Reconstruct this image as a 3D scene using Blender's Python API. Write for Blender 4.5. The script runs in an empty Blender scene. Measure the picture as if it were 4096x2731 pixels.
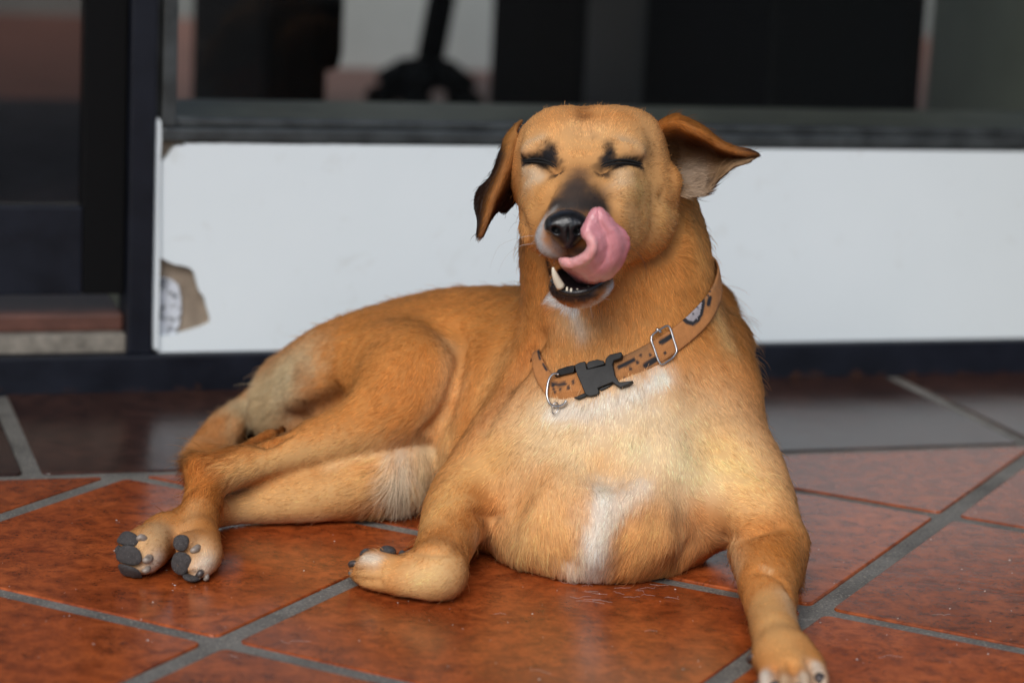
import bpy, math, random
import numpy as np
from mathutils import Vector, Matrix
from mathutils.bvhtree import BVHTree

C = bpy.context.scene.collection
SC = bpy.context.scene

# ------------------------------------------------------------------ camera
CAM_H = 0.559
PITCH, ROLL = math.radians(11.479), math.radians(2.776)
LENS = 83.864
_f = np.array([0, math.cos(PITCH), -math.sin(PITCH)])
_u = np.array([0, math.sin(PITCH), math.cos(PITCH)])
_r = np.array([1.0, 0, 0])
RX = math.cos(ROLL) * _r + math.sin(ROLL) * _u
RY = -math.sin(ROLL) * _r + math.cos(ROLL) * _u
RZ = _f
CAMP = np.array([0, 0, CAM_H])
FPX = LENS / 36.0 * 1024.0          # focal length in pixels of the 1024-wide picture
cd = bpy.data.cameras.new('camera')
cam = bpy.data.objects.new('camera', cd)
C.objects.link(cam)
cd.lens = LENS
cd.sensor_width = 36
cd.clip_start, cd.clip_end = 0.05, 400
cam.matrix_world = Matrix(((RX[0], RY[0], -RZ[0], 0), (RX[1], RY[1], -RZ[1], 0), (RX[2], RY[2], -RZ[2], CAM_H), (0, 0, 0, 1)))
cd.dof.use_dof = True
cd.dof.focus_distance = 1.90
cd.dof.aperture_fstop = 3.7
cd.dof.aperture_blades = 9
SC.camera = cam

# ------------------------------------------------------------------ sky and sun (soft open shade)
SUN_EL, SUN_AZ = math.radians(40), math.radians(196)    # azimuth clockwise from +Y: behind the camera
w = bpy.data.worlds.new('World')
SC.world = w
w.use_nodes = True
nt = w.node_tree
sky = nt.nodes.new('ShaderNodeTexSky')
sky.sky_type = 'NISHITA'
sky.sun_disc = False
sky.sun_elevation = SUN_EL
sky.sun_rotation = SUN_AZ
sky.air_density = 1.0
sky.dust_density = 1.5
sky.ozone_density = 1.0
bg = nt.nodes['Background']
bg.inputs['Strength'].default_value = 0.085
nt.links.new(sky.outputs[0], bg.inputs['Color'])
sd = bpy.data.lights.new('sun', 'SUN')
sd.energy = 1.9
sd.angle = math.radians(44)
sd.color = (1.0, 0.985, 0.965)
sun = bpy.data.objects.new('sun', sd)
C.objects.link(sun)
_sd = Vector((math.sin(SUN_AZ) * math.cos(SUN_EL), math.cos(SUN_AZ) * math.cos(SUN_EL), math.sin(SUN_EL)))
sun.rotation_euler = _sd.to_track_quat('Z', 'Y').to_euler()
sun.location = _sd * 20
SC.view_settings.view_transform = 'Standard'
SC.view_settings.look = 'None'
SC.view_settings.exposure = 0.55
SC.view_settings.gamma = 1.0
SC.view_settings.use_curve_mapping = False
SC.cycles.use_denoising = True
SC.cycles.max_bounces = 8
SC.cycles.transparent_max_bounces = 12
SC.cycles.caustics_reflective = False
SC.cycles.caustics_refractive = False

# ------------------------------------------------------------------ helpers
def at(px, py, d):
    """point seen at (px, py) of the 1024x682.75 picture, d metres in front of the lens plane"""
    return CAMP + d * (RZ + RX * (px - 512.0) / FPX - RY * (py - 341.375) / FPX)

def tag(o, label=None, cat=None, group=None, kind=None):
    if label: o['label'] = label
    if cat: o['category'] = cat
    if group: o['group'] = group
    if kind: o['kind'] = kind
    return o

def empty(name, loc=(0, 0, 0)):
    o = bpy.data.objects.new(name, None)
    o.empty_display_size = 0.05
    o.location = loc
    C.objects.link(o)
    return o

def mesh(name, verts, faces, mat=None, parent=None, smooth=False):
    m = bpy.data.meshes.new(name)
    m.from_pydata([tuple(float(c) for c in v) for v in verts], [], [tuple(int(i) for i in f) for f in faces])
    m.update()
    if smooth:
        m.polygons.foreach_set('use_smooth', [True] * len(m.polygons))
    if mat: m.materials.append(mat)
    o = bpy.data.objects.new(name, m)
    C.objects.link(o)
    if parent:
        o.parent = parent
        o.matrix_parent_inverse = Matrix.Translation(-parent.location)
    return o

# wall frame: along the shopfront (t), into the building (n), up
YAW = math.radians(-18.0)
WT = np.array([math.cos(YAW), -math.sin(YAW), 0.0])
WN = np.array([math.sin(YAW), math.cos(YAW), 0.0])
BASE = 2.411
def wp(u, dw, z):
    return WT * u + WN * (BASE + dw) + np.array([0, 0, z])

def box_vf(u0, u1, w0, w1, z0, z1, bev=0.0):
    """a box in the wall frame, edges chamfered by bev"""
    import bmesh
    bm = bmesh.new()
    vs = [bm.verts.new(wp(u, ww, z)) for u in (u0, u1) for ww in (w0, w1) for z in (z0, z1)]
    for f in ((0, 1, 3, 2), (4, 6, 7, 5), (0, 4, 5, 1), (2, 3, 7, 6), (0, 2, 6, 4), (1, 5, 7, 3)):
        bm.faces.new([vs[i] for i in f])
    bmesh.ops.recalc_face_normals(bm, faces=bm.faces)
    if bev > 0:
        bmesh.ops.bevel(bm, geom=list(bm.edges), offset=bev, segments=2, affect='EDGES', profile=0.6)
    return bm

def wbox(name, u0, u1, w0, w1, z0, z1, mat, parent=None, bev=0.002):
    bm = box_vf(u0, u1, w0, w1, z0, z1, bev)
    m = bpy.data.meshes.new(name)
    bm.to_mesh(m); bm.free()
    m.materials.append(mat)
    o = bpy.data.objects.new(name, m)
    C.objects.link(o)
    if parent:
        o.parent = parent
        o.matrix_parent_inverse = Matrix.Translation(-parent.location)
    return o

def revolve(name, prof, loc, mat, parent=None, seg=20):
    v, f = [], []
    for (r, z) in prof:
        for k in range(seg):
            a = 2 * math.pi * k / seg
            v.append((loc[0] + r * math.cos(a), loc[1] + r * math.sin(a), loc[2] + z))
    for i in range(len(prof) - 1):
        for k in range(seg):
            f.append((i * seg + k, i * seg + (k + 1) % seg, (i + 1) * seg + (k + 1) % seg, (i + 1) * seg + k))
    f.append(tuple(range(seg))[::-1]); f.append(tuple((len(prof) - 1) * seg + k for k in range(seg)))
    return mesh(name, v, f, mat, parent, True)

def tube(name, pts, rad, mat, parent=None, closed=False, seg=10, flat=1.0):
    pts = np.array(pts, float); n = len(pts)
    rad = np.broadcast_to(np.asarray(rad, float), (n,))
    if closed:
        tg = np.roll(pts, -1, 0) - np.roll(pts, 1, 0)
    else:
        tg = np.gradient(pts, axis=0)
    tg /= np.linalg.norm(tg, axis=1)[:, None] + 1e-12
    ref = np.array([0, 0, 1.0]) if abs(tg[0][2]) < 0.9 else np.array([1.0, 0, 0])
    a = np.cross(tg[0], ref); a /= np.linalg.norm(a)
    v, f = [], []
    for i in range(n):
        a = a - tg[i] * (a @ tg[i]); a /= np.linalg.norm(a) + 1e-12
        b = np.cross(tg[i], a)
        for k in range(seg):
            ph = 2 * math.pi * k / seg
            v.append(pts[i] + rad[i] * (math.cos(ph) * a + flat * math.sin(ph) * b))
    for i in range(n if closed else n - 1):
        j = (i + 1) % n
        for k in range(seg):
            f.append((i * seg + k, i * seg + (k + 1) % seg, j * seg + (k + 1) % seg, j * seg + k))
    if not closed:
        f.append(tuple(range(seg))[::-1]); f.append(tuple((n - 1) * seg + k for k in range(seg)))
    return mesh(name, v, f, mat, parent, True)

# ------------------------------------------------------------------ materials
def newmat(name):
    m = bpy.data.materials.new(name); m.use_nodes = True
    b = m.node_tree.nodes['Principled BSDF']
    return m, m.node_tree, b

def N(nt, typ, **kw):
    n = nt.nodes.new(typ)
    for k, v in kw.items():
        if k in n.inputs: n.inputs[k].default_value = v
        else: setattr(n, k, v)
    return n

def ramp(nt, fac, stops):
    r = nt.nodes.new('ShaderNodeValToRGB')
    e = r.color_ramp.elements
    while len(e) < len(stops): e.new(0.5)
    for i, (p, c) in enumerate(stops):
        e[i].position = p; e[i].color = (*c, 1) if len(c) == 3 else c
    nt.links.new(fac, r.inputs['Fac'])
    return r.outputs['Color']

def noise(nt, scale, detail=4, rough=0.6, vec=None, dist=0.0):
    n = N(nt, 'ShaderNodeTexNoise', Scale=scale, Detail=detail, Roughness=rough, Distortion=dist)
    if vec is not None: nt.links.new(vec, n.inputs['Vector'])
    return n.outputs['Fac']

def geo_pos(nt):
    return nt.nodes.new('ShaderNodeNewGeometry').outputs['Position']

def mix(nt, fac, a, b, mode='MIX'):
    m = nt.nodes.new('ShaderNodeMix'); m.data_type = 'RGBA'; m.blend_type = mode
    for sock, val in ((m.inputs['Factor'], fac), (m.inputs[6], a), (m.inputs[7], b)):
        if isinstance(val, (int, float)): sock.default_value = val
        elif isinstance(val, tuple): sock.default_value = (*val, 1) if len(val) == 3 else val
        else: nt.links.new(val, sock)
    return m.outputs[2]

def bump(nt, bsdf, h, strength, dist=0.001):
    b = N(nt, 'ShaderNodeBump', Strength=strength, Distance=dist)
    nt.links.new(h, b.inputs['Height'])
    nt.links.new(b.outputs['Normal'], bsdf.inputs['Normal'])

def simple(name, col, rough=0.5, metal=0.0, noise_scale=None, var=0.25, bmp=0.0):
    m, nt, b = newmat(name)
    b.inputs['Base Color'].default_value = (*col, 1)
    b.inputs['Roughness'].default_value = rough
    b.inputs['Metallic'].default_value = metal
    if noise_scale:
        p = geo_pos(nt)
        f = noise(nt, noise_scale, 5, 0.65, p)
        lo = tuple(c * (1 - var) for c in col); hi = tuple(min(1, c * (1 + var)) for c in col)
        nt.links.new(ramp(nt, f, [(0.3, lo), (0.7, hi)]), b.inputs['Base Color'])
        if bmp: bump(nt, b, f, bmp)
    return m

def terracotta(name, base, dark, light):
    m, nt, b = newmat(name)
    p = geo_pos(nt)
    oi = nt.nodes.new('ShaderNodeObjectInfo')
    off = N(nt, 'ShaderNodeVectorMath', operation='MULTIPLY_ADD')
    comb = nt.nodes.new('ShaderNodeCombineXYZ')
    for i in range(3): nt.links.new(oi.outputs['Random'], comb.inputs[i])
    nt.links.new(comb.outputs[0], off.inputs[0]); off.inputs[1].default_value = (37, 53, 71)
    nt.links.new(p, off.inputs[2])
    v = off.outputs[0]
    big = noise(nt, 9, 4, 0.6, v, 0.6)
    col = ramp(nt, big, [(0.25, dark), (0.5, base), (0.78, light)])
    mid = noise(nt, 60, 5, 0.7, v, 0.3)
    col = mix(nt, ramp(nt, mid, [(0.35, (0.9,) * 3), (0.62, (0.0,) * 3)]), col, tuple(c * 0.62 for c in dark))
    # fine dark flecks burnt into the glaze
    sc = N(nt, 'ShaderNodeVectorMath', operation='MULTIPLY'); sc.inputs[1].default_value = (1, 2.2, 1)
    nt.links.new(v, sc.inputs[0])
    fl = noise(nt, 300, 3, 0.7, sc.outputs[0], 0.8)
    patch = noise(nt, 26, 2, 0.5, v)
    add = N(nt, 'ShaderNodeMath', operation='ADD'); nt.links.new(fl, add.inputs[0])
    mul = N(nt, 'ShaderNodeMath', operation='MULTIPLY'); nt.links.new(patch, mul.inputs[0]); mul.inputs[1].default_value = 0.45
    nt.links.new(mul.outputs[0], add.inputs[1])
    col = mix(nt, ramp(nt, add.outputs[0], [(0.80, (0,) * 3), (0.92, (0.9,) * 3)]), col, tuple(c * 0.22 for c in dark))
    # pale dust
    du = noise(nt, 900, 2, 0.5, v)
    col = mix(nt, ramp(nt, du, [(0.745, (0,) * 3), (0.78, (0.6,) * 3)]), col, (0.55, 0.45, 0.38))
    vv = N(nt, 'ShaderNodeHueSaturation'); nt.links.new(col, vv.inputs['Color'])
    mr = N(nt, 'ShaderNodeMapRange'); nt.links.new(oi.outputs['Random'], mr.inputs['Value'])
    mr.inputs['To Min'].default_value = 0.78; mr.inputs['To Max'].default_value = 1.16
    nt.links.new(mr.outputs[0], vv.inputs['Value'])
    nt.links.new(vv.outputs[0], b.inputs['Base Color'])
    rr = N(nt, 'ShaderNodeMapRange'); nt.links.new(big, rr.inputs['Value'])
    rr.inputs['To Min'].default_value = 0.13; rr.inputs['To Max'].default_value = 0.26
    nt.links.new(rr.outputs[0], b.inputs['Roughness'])
    b.inputs['Specular IOR Level'].default_value = 0.30
    s2 = N(nt, 'ShaderNodeMath', operation='ADD'); nt.links.new(big, s2.inputs[0])
    m2 = N(nt, 'ShaderNodeMath', operation='MULTIPLY'); nt.links.new(fl, m2.inputs[0]); m2.inputs[1].default_value = 0.085
    nt.links.new(m2.outputs[0], s2.inputs[1])
    bump(nt, b, s2.outputs[0], 0.35, 0.0016)
    return m

# ------------------------------------------------------------------ setting: floor
M_grout = None
def make_grout():
    m, nt, b = newmat('cement_grout')
    p = geo_pos(nt)
    a = noise(nt, 14, 4, 0.6, p)
    col = ramp(nt, a, [(0.3, (0.07, 0.067, 0.06)), (0.7, (0.19, 0.182, 0.165))])
    s = noise(nt, 420, 3, 0.7, p)
    col = mix(nt, ramp(nt, s, [(0.57, (0,) * 3), (0.66, (1,) * 3)]), col, (0.36, 0.33, 0.27))
    col = mix(nt, ramp(nt, s, [(0.30, (1,) * 3), (0.42, (0,) * 3)]), col, (0.02, 0.019, 0.018))
    nt.links.new(col, b.inputs['Base Color'])
    b.inputs['Roughness'].default_value = 0.75
    h = noise(nt, 300, 5, 0.75, p)
    bump(nt, b, h, 0.8, 0.0012)
    return m
M_grout = make_grout()
M_tile = terracotta('terracotta_glaze', (0.37, 0.080, 0.018), (0.22, 0.043, 0.011), (0.43, 0.106, 0.027))
M_btile = terracotta('brown_glaze', (0.060, 0.026, 0.018), (0.035, 0.016, 0.012), (0.085, 0.036, 0.024))
M_pave = simple('asphalt', (0.05, 0.05, 0.05), 0.85, 0, 6, 0.25, 0.3)

TILE, GROUT = 0.33, 0.0175
UA, UB = (WT + WN) / math.sqrt(2), (WT - WN) / math.sqrt(2)
NA, NB = np.array([-UA[1], UA[0], 0]), np.array([-UB[1], UB[0], 0])
A1, B2, BORD = 0.9148, 1.6893, 2.0782
def floor_pt(a, b):
    M = np.array([[NA[0], NA[1]], [NB[0], NB[1]]])
    return np.linalg.solve(M, np.array([a, b]))

def clip(poly, nrm, off):
    """keep the side where nrm.p <= off"""
    out = []
    for i in range(len(poly)):
        p, q = poly[i], poly[(i + 1) % len(poly)]
        dp, dq = nrm @ p - off, nrm @ q - off
        if dp <= 0: out.append(p)
        if (dp < 0) != (dq < 0) and abs(dp - dq) > 1e-12:
            out.append(p + (q - p) * dp / (dp - dq))
    return out

def in_view(pts, m=200):
    for p in pts:
        v = np.array([p[0], p[1], 0]) - CAMP
        d = v @ RZ
        if d < 0.3: continue
        x, y = 512 + FPX * (v @ RX) / d, 341.4 - FPX * (v @ RY) / d
        if -m < x < 1024 + m and -m < y < 683 + m: return True
    return False

rng = random.Random(4)
fl = []
for (u, v) in ((-1.2, -1.55), (2.6, -1.55), (2.6, 0.0), (-1.2, 0.0)):
    p = wp(u, v, -0.0020); fl.append(p)
floor = mesh('floor', fl, [(0, 1, 2, 3)], M_grout)
tag(floor, kind='structure')
pv = [wp(-14, -30, -0.12), wp(16, -30, -0.12), wp(16, -1.5, -0.12), wp(-14, -1.5, -0.12)]
tag(mesh('pavement', pv, [(0, 1, 2, 3)], M_pave), kind='structure')

def add_tile(poly, mat):
    import bmesh
    poly = [np.array(p) for p in poly]
    # drop near-duplicate corners
    q = [p for i, p in enumerate(poly) if np.linalg.norm(p - poly[i - 1]) > 0.003]
    if len(q) < 3: return
    area = 0.5 * sum(q[i][0] * q[(i + 1) % len(q)][1] - q[(i + 1) % len(q)][0] * q[i][1] for i in range(len(q)))
    if abs(area) < 2e-4: return
    if area < 0: q = q[::-1]
    c = sum(q) / len(q)
    tx, ty, dz = rng.uniform(-.002, .002), rng.uniform(-.002, .002), rng.uniform(-.0004, .0004)
    bm = bmesh.new()
    top = [bm.verts.new((p[0], p[1], dz + tx * (p[0] - c[0]) + ty * (p[1] - c[1]))) for p in q]
    bot = [bm.verts.new((p[0], p[1], -0.012)) for p in q]
    ft = bm.faces.new(top)
    n = len(q)
    for i in range(n):
        bm.faces.new((top[i], bot[i], bot[(i + 1) % n], top[(i + 1) % n]))
    bm.edges.ensure_lookup_table()
    # worn, slightly rounded corners and rims
    vert_edges = [e for e in bm.edges if (e.verts[0] in top) != (e.verts[1] in top)]
    bmesh.ops.bevel(bm, geom=vert_edges, offset=0.007, segments=3, affect='EDGES', profile=0.5)
    rim = [e for e in bm.edges if all(v.co.z > -0.006 for v in e.verts) and len(e.link_faces) == 2
           and abs(e.link_faces[0].normal.z - e.link_faces[1].normal.z) > 0.5]
    bmesh.ops.bevel(bm, geom=rim, offset=0.0012, segments=2, affect='EDGES', profile=0.5)
    m = bpy.data.meshes.new('tile')
    bm.to_mesh(m); bm.free()
    m.materials.append(mat)
    o = bpy.data.objects.new('tile', m)
    C.objects.link(o); o.parent = floor

for i in range(-9, 10):
    for j in range(-9, 10):
        a0, a1 = A1 + i * TILE + GROUT / 2, A1 + (i + 1) * TILE - GROUT / 2
        b0, b1 = B2 + j * TILE + GROUT / 2, B2 + (j + 1) * TILE - GROUT / 2
        poly = [floor_pt(a, b) for a, b in ((a0, b0), (a1, b0), (a1, b1), (a0, b1))]
        poly = clip(poly, WN[:2], BORD - GROUT / 2)
        if len(poly) >= 3 and in_view(poly + [sum(poly) / len(poly)]): add_tile(poly, M_tile)
for k in range(-6, 8):
    u0, u1 = 0.235 + k * 0.3333 + GROUT / 2, 0.235 + (k + 1) * 0.3333 - GROUT / 2
    poly = [WT[:2] * u + WN[:2] * wv for u, wv in ((u0, BORD + GROUT / 2), (u1, BORD + GROUT / 2), (u1, BASE + 0.004), (u0, BASE + 0.004))]
    if in_view(poly): add_tile(poly, M_btile)

# small grit lying on the tiles: too many to count, one object
gv, gf = [], []
for k in range(170):
    px, py = rng.uniform(0, 1024), 683 - 150 * rng.random() ** 1.3 - 60 * rng.random()
    d = CAM_H / -( (RZ + RX * (px - 512) / FPX - RY * (py - 341.4) / FPX)[2])
    p = at(px, py, d); s = rng.choice((.0003, .0003, .0004, .0005, .0008)); a = rng.random() * 6.3
    el = rng.uniform(1, 2.2)
    b0 = len(gv)
    for (x, y, z) in ((1, 0, .3), (-.4, .8, .3), (-.6, -.7, .3), (0, 0, 1.1)):
        x *= el
        gv.append((p[0] + s * (x * math.cos(a) - y * math.sin(a)), p[1] + s * (x * math.sin(a) + y * math.cos(a)), 0.0003 + s * z))
    gf += [(b0, b0 + 1, b0 + 3), (b0 + 1, b0 + 2, b0 + 3), (b0 + 2, b0, b0 + 3), (b0, b0 + 2, b0 + 1)]
M_grit = simple('pale_grit', (0.6, 0.56, 0.5), 0.8)
tag(mesh('grit', gv, gf, M_grit), kind='stuff')

# ------------------------------------------------------------------ setting: shopfront
def uz(px, py, dw=0.0):
    """(u, z) on the wall plane dw behind the face, for a point of the 4096-wide photograph"""
    dr = RZ + RX * (px / 4 - 512) / FPX - RY * (py / 4 - 341.375) / FPX
    k = (BASE + dw) / (WN @ dr)
    P = CAMP + k * dr
    return float(WT @ P), float(P[2])

def black_steel(name, col=(0.006, 0.0075, 0.013), rust=0.0):
    m, nt, b = newmat(name)
    p = geo_pos(nt)
    f = noise(nt, 18, 5, 0.65, p)
    c = ramp(nt, f, [(0.3, tuple(x * .7 for x in col)), (0.7, tuple(x * 1.5 for x in col))])
    if rust:
        sx = N(nt, 'ShaderNodeSeparateXYZ'); nt.links.new(p, sx.inputs[0])
        lo = N(nt, 'ShaderNodeMapRange'); nt.links.new(sx.outputs['Z'], lo.inputs['Value'])
        lo.inputs['From Min'].default_value = 0.003; lo.inputs['From Max'].default_value = 0.016
        lo.inputs['To Min'].default_value = 0.20; lo.inputs['To Max'].default_value = 0.0
        g = noise(nt, 45, 5, 0.7, p)
        ad = N(nt, 'ShaderNodeMath', operation='ADD'); nt.links.new(lo.outputs[0], ad.inputs[0]); nt.links.new(g, ad.inputs[1])
        c = mix(nt, ramp(nt, ad.outputs[0], [(0.74, (0,) * 3), (0.88, (1,) * 3)]), c, (0.055, 0.022, 0.010))
    nt.links.new(c, b.inputs['Base Color'])
    rr = N(nt, 'ShaderNodeMapRange'); nt.links.new(f, rr.inputs['Value'])
    rr.inputs['To Min'].default_value = 0.3; rr.inputs['To Max'].default_value = 0.6
    nt.links.new(rr.outputs[0], b.inputs['Roughness'])
    b.inputs['Specular IOR Level'].default_value = 0.25
    bump(nt, b, f, 0.2, 0.001)
    return m
M_steel = black_steel('black_painted_steel')
M_steelr = black_steel('black_painted_steel_rusty', rust=1.0)
M_alu = simple('weathered_dark_metal', (0.035, 0.04, 0.042), 0.38, 0.0, 30, 0.6, 0.15)
M_black = simple('matt_black', (0.002, 0.002, 0.0024), 0.75)

def white_paint():
    m, nt, b = newmat('white_wall_paint')
    p = geo_pos(nt)
    f = noise(nt, 4, 5, 0.6, p)
    col = ramp(nt, f, [(0.3, (0.71, 0.775, 0.80)), (0.7, (0.75, 0.81, 0.835))])
    g = noise(nt, 22, 4, 0.7, p, 0.5)
    col = mix(nt, ramp(nt, g, [(0.60, (0,) * 3), (0.78, (0.5,) * 3)]), col, (0.58, 0.60, 0.58))
    nt.links.new(col, b.inputs['Base Color'])
    b.inputs['Roughness'].default_value = 0.55
    bump(nt, b, noise(nt, 60, 4, 0.6, p), 0.12, 0.001)
    return m
M_white = white_paint()

def mortar():
    m, nt, b = newmat('bare_mortar')
    p = geo_pos(nt)
    f = noise(nt, 40, 5, 0.7, p)
    nt.links.new(ramp(nt, f, [(0.3, (0.20, 0.155, 0.115)), (0.7, (0.34, 0.27, 0.20))]), b.inputs['Base Color'])
    b.inputs['Roughness'].default_value = 0.9
    bump(nt, b, f, 0.7, 0.002)
    return m
M_mortar = mortar()
def speckle():
    m, nt, b = newmat('old_spotted_render')
    p = geo_pos(nt)
    f = noise(nt, 130, 4, 0.7, p)
    g = noise(nt, 45, 3, 0.6, p)
    ad = N(nt, 'ShaderNodeMath', operation='ADD'); nt.links.new(f, ad.inputs[0]); nt.links.new(g, ad.inputs[1])
    nt.links.new(ramp(nt, ad.outputs[0], [(0.84, (0.06, 0.065, 0.08)), (0.98, (0.62, 0.65, 0.70))]), b.inputs['Base Color'])
    b.inputs['Roughness'].default_value = 0.8
    return m
M_speck = speckle()

def glass(name, tint=(0.93, 0.95, 0.94)):
    m = bpy.data.materials.new(name); m.use_nodes = True
    nt = m.node_tree
    for n in list(nt.nodes): nt.nodes.remove(n)
    o = nt.nodes.new('ShaderNodeOutputMaterial')
    t = nt.nodes.new('ShaderNodeBsdfTransparent'); t.inputs[0].default_value = (*tint, 1)
    g = nt.nodes.new('ShaderNodeBsdfGlossy'); g.inputs['Roughness'].default_value = 0.02
    fr = nt.nodes.new('ShaderNodeFresnel'); fr.inputs[0].default_value = 1.22
    mx = nt.nodes.new('ShaderNodeMixShader')
    nt.links.new(fr.outputs[0], mx.inputs[0]); nt.links.new(t.outputs[0], mx.inputs[1]); nt.links.new(g.outputs[0], mx.inputs[2])
    nt.links.new(mx.outputs[0], o.inputs[0])
    return m
M_glass = glass('window_glass')

def prism_uz(name, outline, w0, w1, mat, parent):
    """an outline in (u, z) given thickness between depths w0 (front) and w1"""
    n = len(outline)
    v = [wp(u, w0, z) for u, z in outline] + [wp(u, w1, z) for u, z in outline]
    f = [tuple(range(n)), tuple(range(n, 2 * n))[::-1]] + [(i, i + n, (i + 1) % n + n, (i + 1) % n) for i in range(n)]
    o = mesh(name, v, f, mat, parent)
    import bmesh
    bm = bmesh.new(); bm.from_mesh(o.data); bmesh.ops.recalc_face_normals(bm, faces=bm.faces); bm.to_mesh(o.data); bm.free()
    return o

shop = empty('shopfront', tuple(wp(0.9, 0, 0)))
tag(shop, 'glazed shopfront with black steel frame above a low white wall behind the dog', 'shopfront')
U0, U1 = -0.45, 2.1
wbox('base_rail', U0, U1, -0.012, 0.05, -0.011, 0.0385, M_steelr, shop, 0.003)
# low white wall, a piece broken out of its lower left corner
dam = [(643, 1029), (665, 1043), (696, 1058), (732, 1063), (759, 1072), (779, 1092), (788, 1132), (799, 1168), (819, 1190), (828, 1230),
       (844, 1279), (843, 1297), (804, 1313), (750, 1329), (701, 1342), (647, 1346)]
damuz = [uz(*p) for p in dam]
ul = 0.3985
out = [(ul, 0.0388), (1.62, 0.0388), (1.62, 0.2565)]
k = 0
for px in range(1500, 700, -40):
    u, z = uz(px, 585)
    out.append((u, 0.2565 + 0.0004 * math.sin(px * 0.7) + 0.0003 * math.sin(px * 1.9)))
out += [uz(738, 586), uz(722, 583), uz(700, 588), uz(688, 602), uz(676, 622), uz(662, 636), uz(645, 650)]
out += [(ul, damuz[0][1])] + damuz[1:-1] + [(ul, damuz[-1][1])]
wl = prism_uz('white_wall', out, 0.0, 0.03, M_white, shop)
wbox('mortar_bed', ul - 0.004, 0.47, 0.012, 0.028, 0.045, 0.262, M_mortar, wl, 0.0)
inner = [(640, 1114), (660, 1112), (687, 1119), (714, 1141), (725, 1186), (727, 1239), (719, 1302), (696, 1345), (640, 1350)]
prism_uz('old_render', [uz(*p, 0.006) for p in inner], 0.0085, 0.02, M_speck, wl)
# sliver of white plaster between the post and the wall
sl = [uz(x, y, -0.004) for x, y in ((613, 1395), (634, 1398), (637, 1200), (640, 1000), (640, 800), (643, 620), (646, 560), (645, 490), (636, 472), (622, 486), (620, 600), (616, 800), (613, 1000), (607, 1200))]
prism_uz('plaster_edge', sl, -0.004, 0.02, M_white, shop)
# post, door frame
wbox('corner_post', 0.3655, 0.3915, -0.008, 0.055, 0.0385, 2.4, M_steel, shop, 0.002)
wbox('post_return', 0.3922, 0.3978, 0.010, 0.05, 0.0385, 2.4, M_alu, shop, 0.001)
wbox('wall_right', 1.4, 2.4, 0.26, 0.40, 0.0, 0.002, M_black, shop, 0.0) if False else None

# window: bottom frame, jamb, glass, inner sill
win = empty('window', tuple(wp(0.9, 0, 0.257))); win.parent = shop; win.matrix_parent_inverse = Matrix.Translation(-shop.location)
def wchild(name, *a, **k):
    o = wbox(name, *a, **k)
    o.parent = win; o.matrix_parent_inverse = (Matrix.Translation(shop.location).inverted() @ Matrix.Translation(win.location)).inverted() @ Matrix.Identity(4)
    return o
win.location = (0, 0, 0); win.matrix_parent_inverse = Matrix.Translation(-shop.location)
def wpart(name, u0, u1, w0, w1, z0, z1, mat, bev=0.002):
    o = wbox(name, u0, u1, w0, w1, z0, z1, mat, None, bev); o.parent = win
    return o
wpart('bottom_frame', 0.398, 1.62, -0.004, 0.030, 0.2585, 0.2725, M_alu, 0.003)
wpart('glazing_bead', 0.412, 1.62, 0.004, 0.022, 0.2727, 0.2815, M_alu, 0.002)
wpart('jamb', 0.3985, 0.4135, 0.0, 0.03, 0.2728, 2.3, M_alu, 0.002)
wpart('glass', 0.4137, 1.62, 0.012, 0.016, 0.2817, 2.3, M_glass, 0.0)
wpart('sill', 0.4, 2.3, 0.0305, 0.24, 0.262, 0.2765, simple('sill_stone', (0.10, 0.095, 0.07), 0.5, 0, 14, 0.3), 0.002)
wbox('wall_back', 0.40, 2.3, 0.032, 0.06, 0.0385, 0.2615, M_black, shop, 0.0)
wbox('unseen_shade_wall', 1.455, 1.75, -0.42, -0.013, 0.0, 2.4, simple('shade_wall_paint', (0.10, 0.10, 0.105), 0.7), shop, 0.004)  # added out of view, to shade the right end of the white wall
# the top of the frame and the fascia, above the picture
wbox('top_rail', U0, U1, -0.01, 0.06, 2.4, 2.5, M_steel, shop, 0.003)
# glazed door
door = empty('door', (0, 0, 0)); door.parent = shop; door.matrix_parent_inverse = Matrix.Translation(-shop.location)
def dpart(name, *a, bev=0.002):
    o = wbox(name, *a, None, bev); o.parent = door
    return o
dpart('stile', 0.322, 0.3645, 0.012, 0.052, 0.098, 2.38, M_black)
dpart('stile', -0.45, -0.40, 0.012, 0.052, 0.098, 2.38, M_black)
dpart('bottom_rail', -0.3995, 0.3215, 0.012, 0.052, 0.098, 0.189, M_steel)
dpart('glass', -0.3995, 0.3215, 0.028, 0.033, 0.1895, 2.38, glass('shade_tinted_door_glass', (.62, .60, .59)), bev=0.0)  # glass tint darkened to stand for the shade behind the door
M_brickstep = simple('worn_red_cement', (0.10, 0.04, 0.028), 0.5, 0, 25, 0.4, 0.3)
M_drymortar = simple('dusty_mortar', (0.20, 0.18, 0.15), 0.9, 0, 60, 0.4, 0.5)
wbox('threshold', U0, 0.365, 0.018, 0.30, 0.058, 0.0765, M_brickstep, shop, 0.003)
wbox('threshold_bed', U0, 0.3655, 0.002, 0.30, 0.0386, 0.0578, M_drymortar, shop, 0.002)

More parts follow.
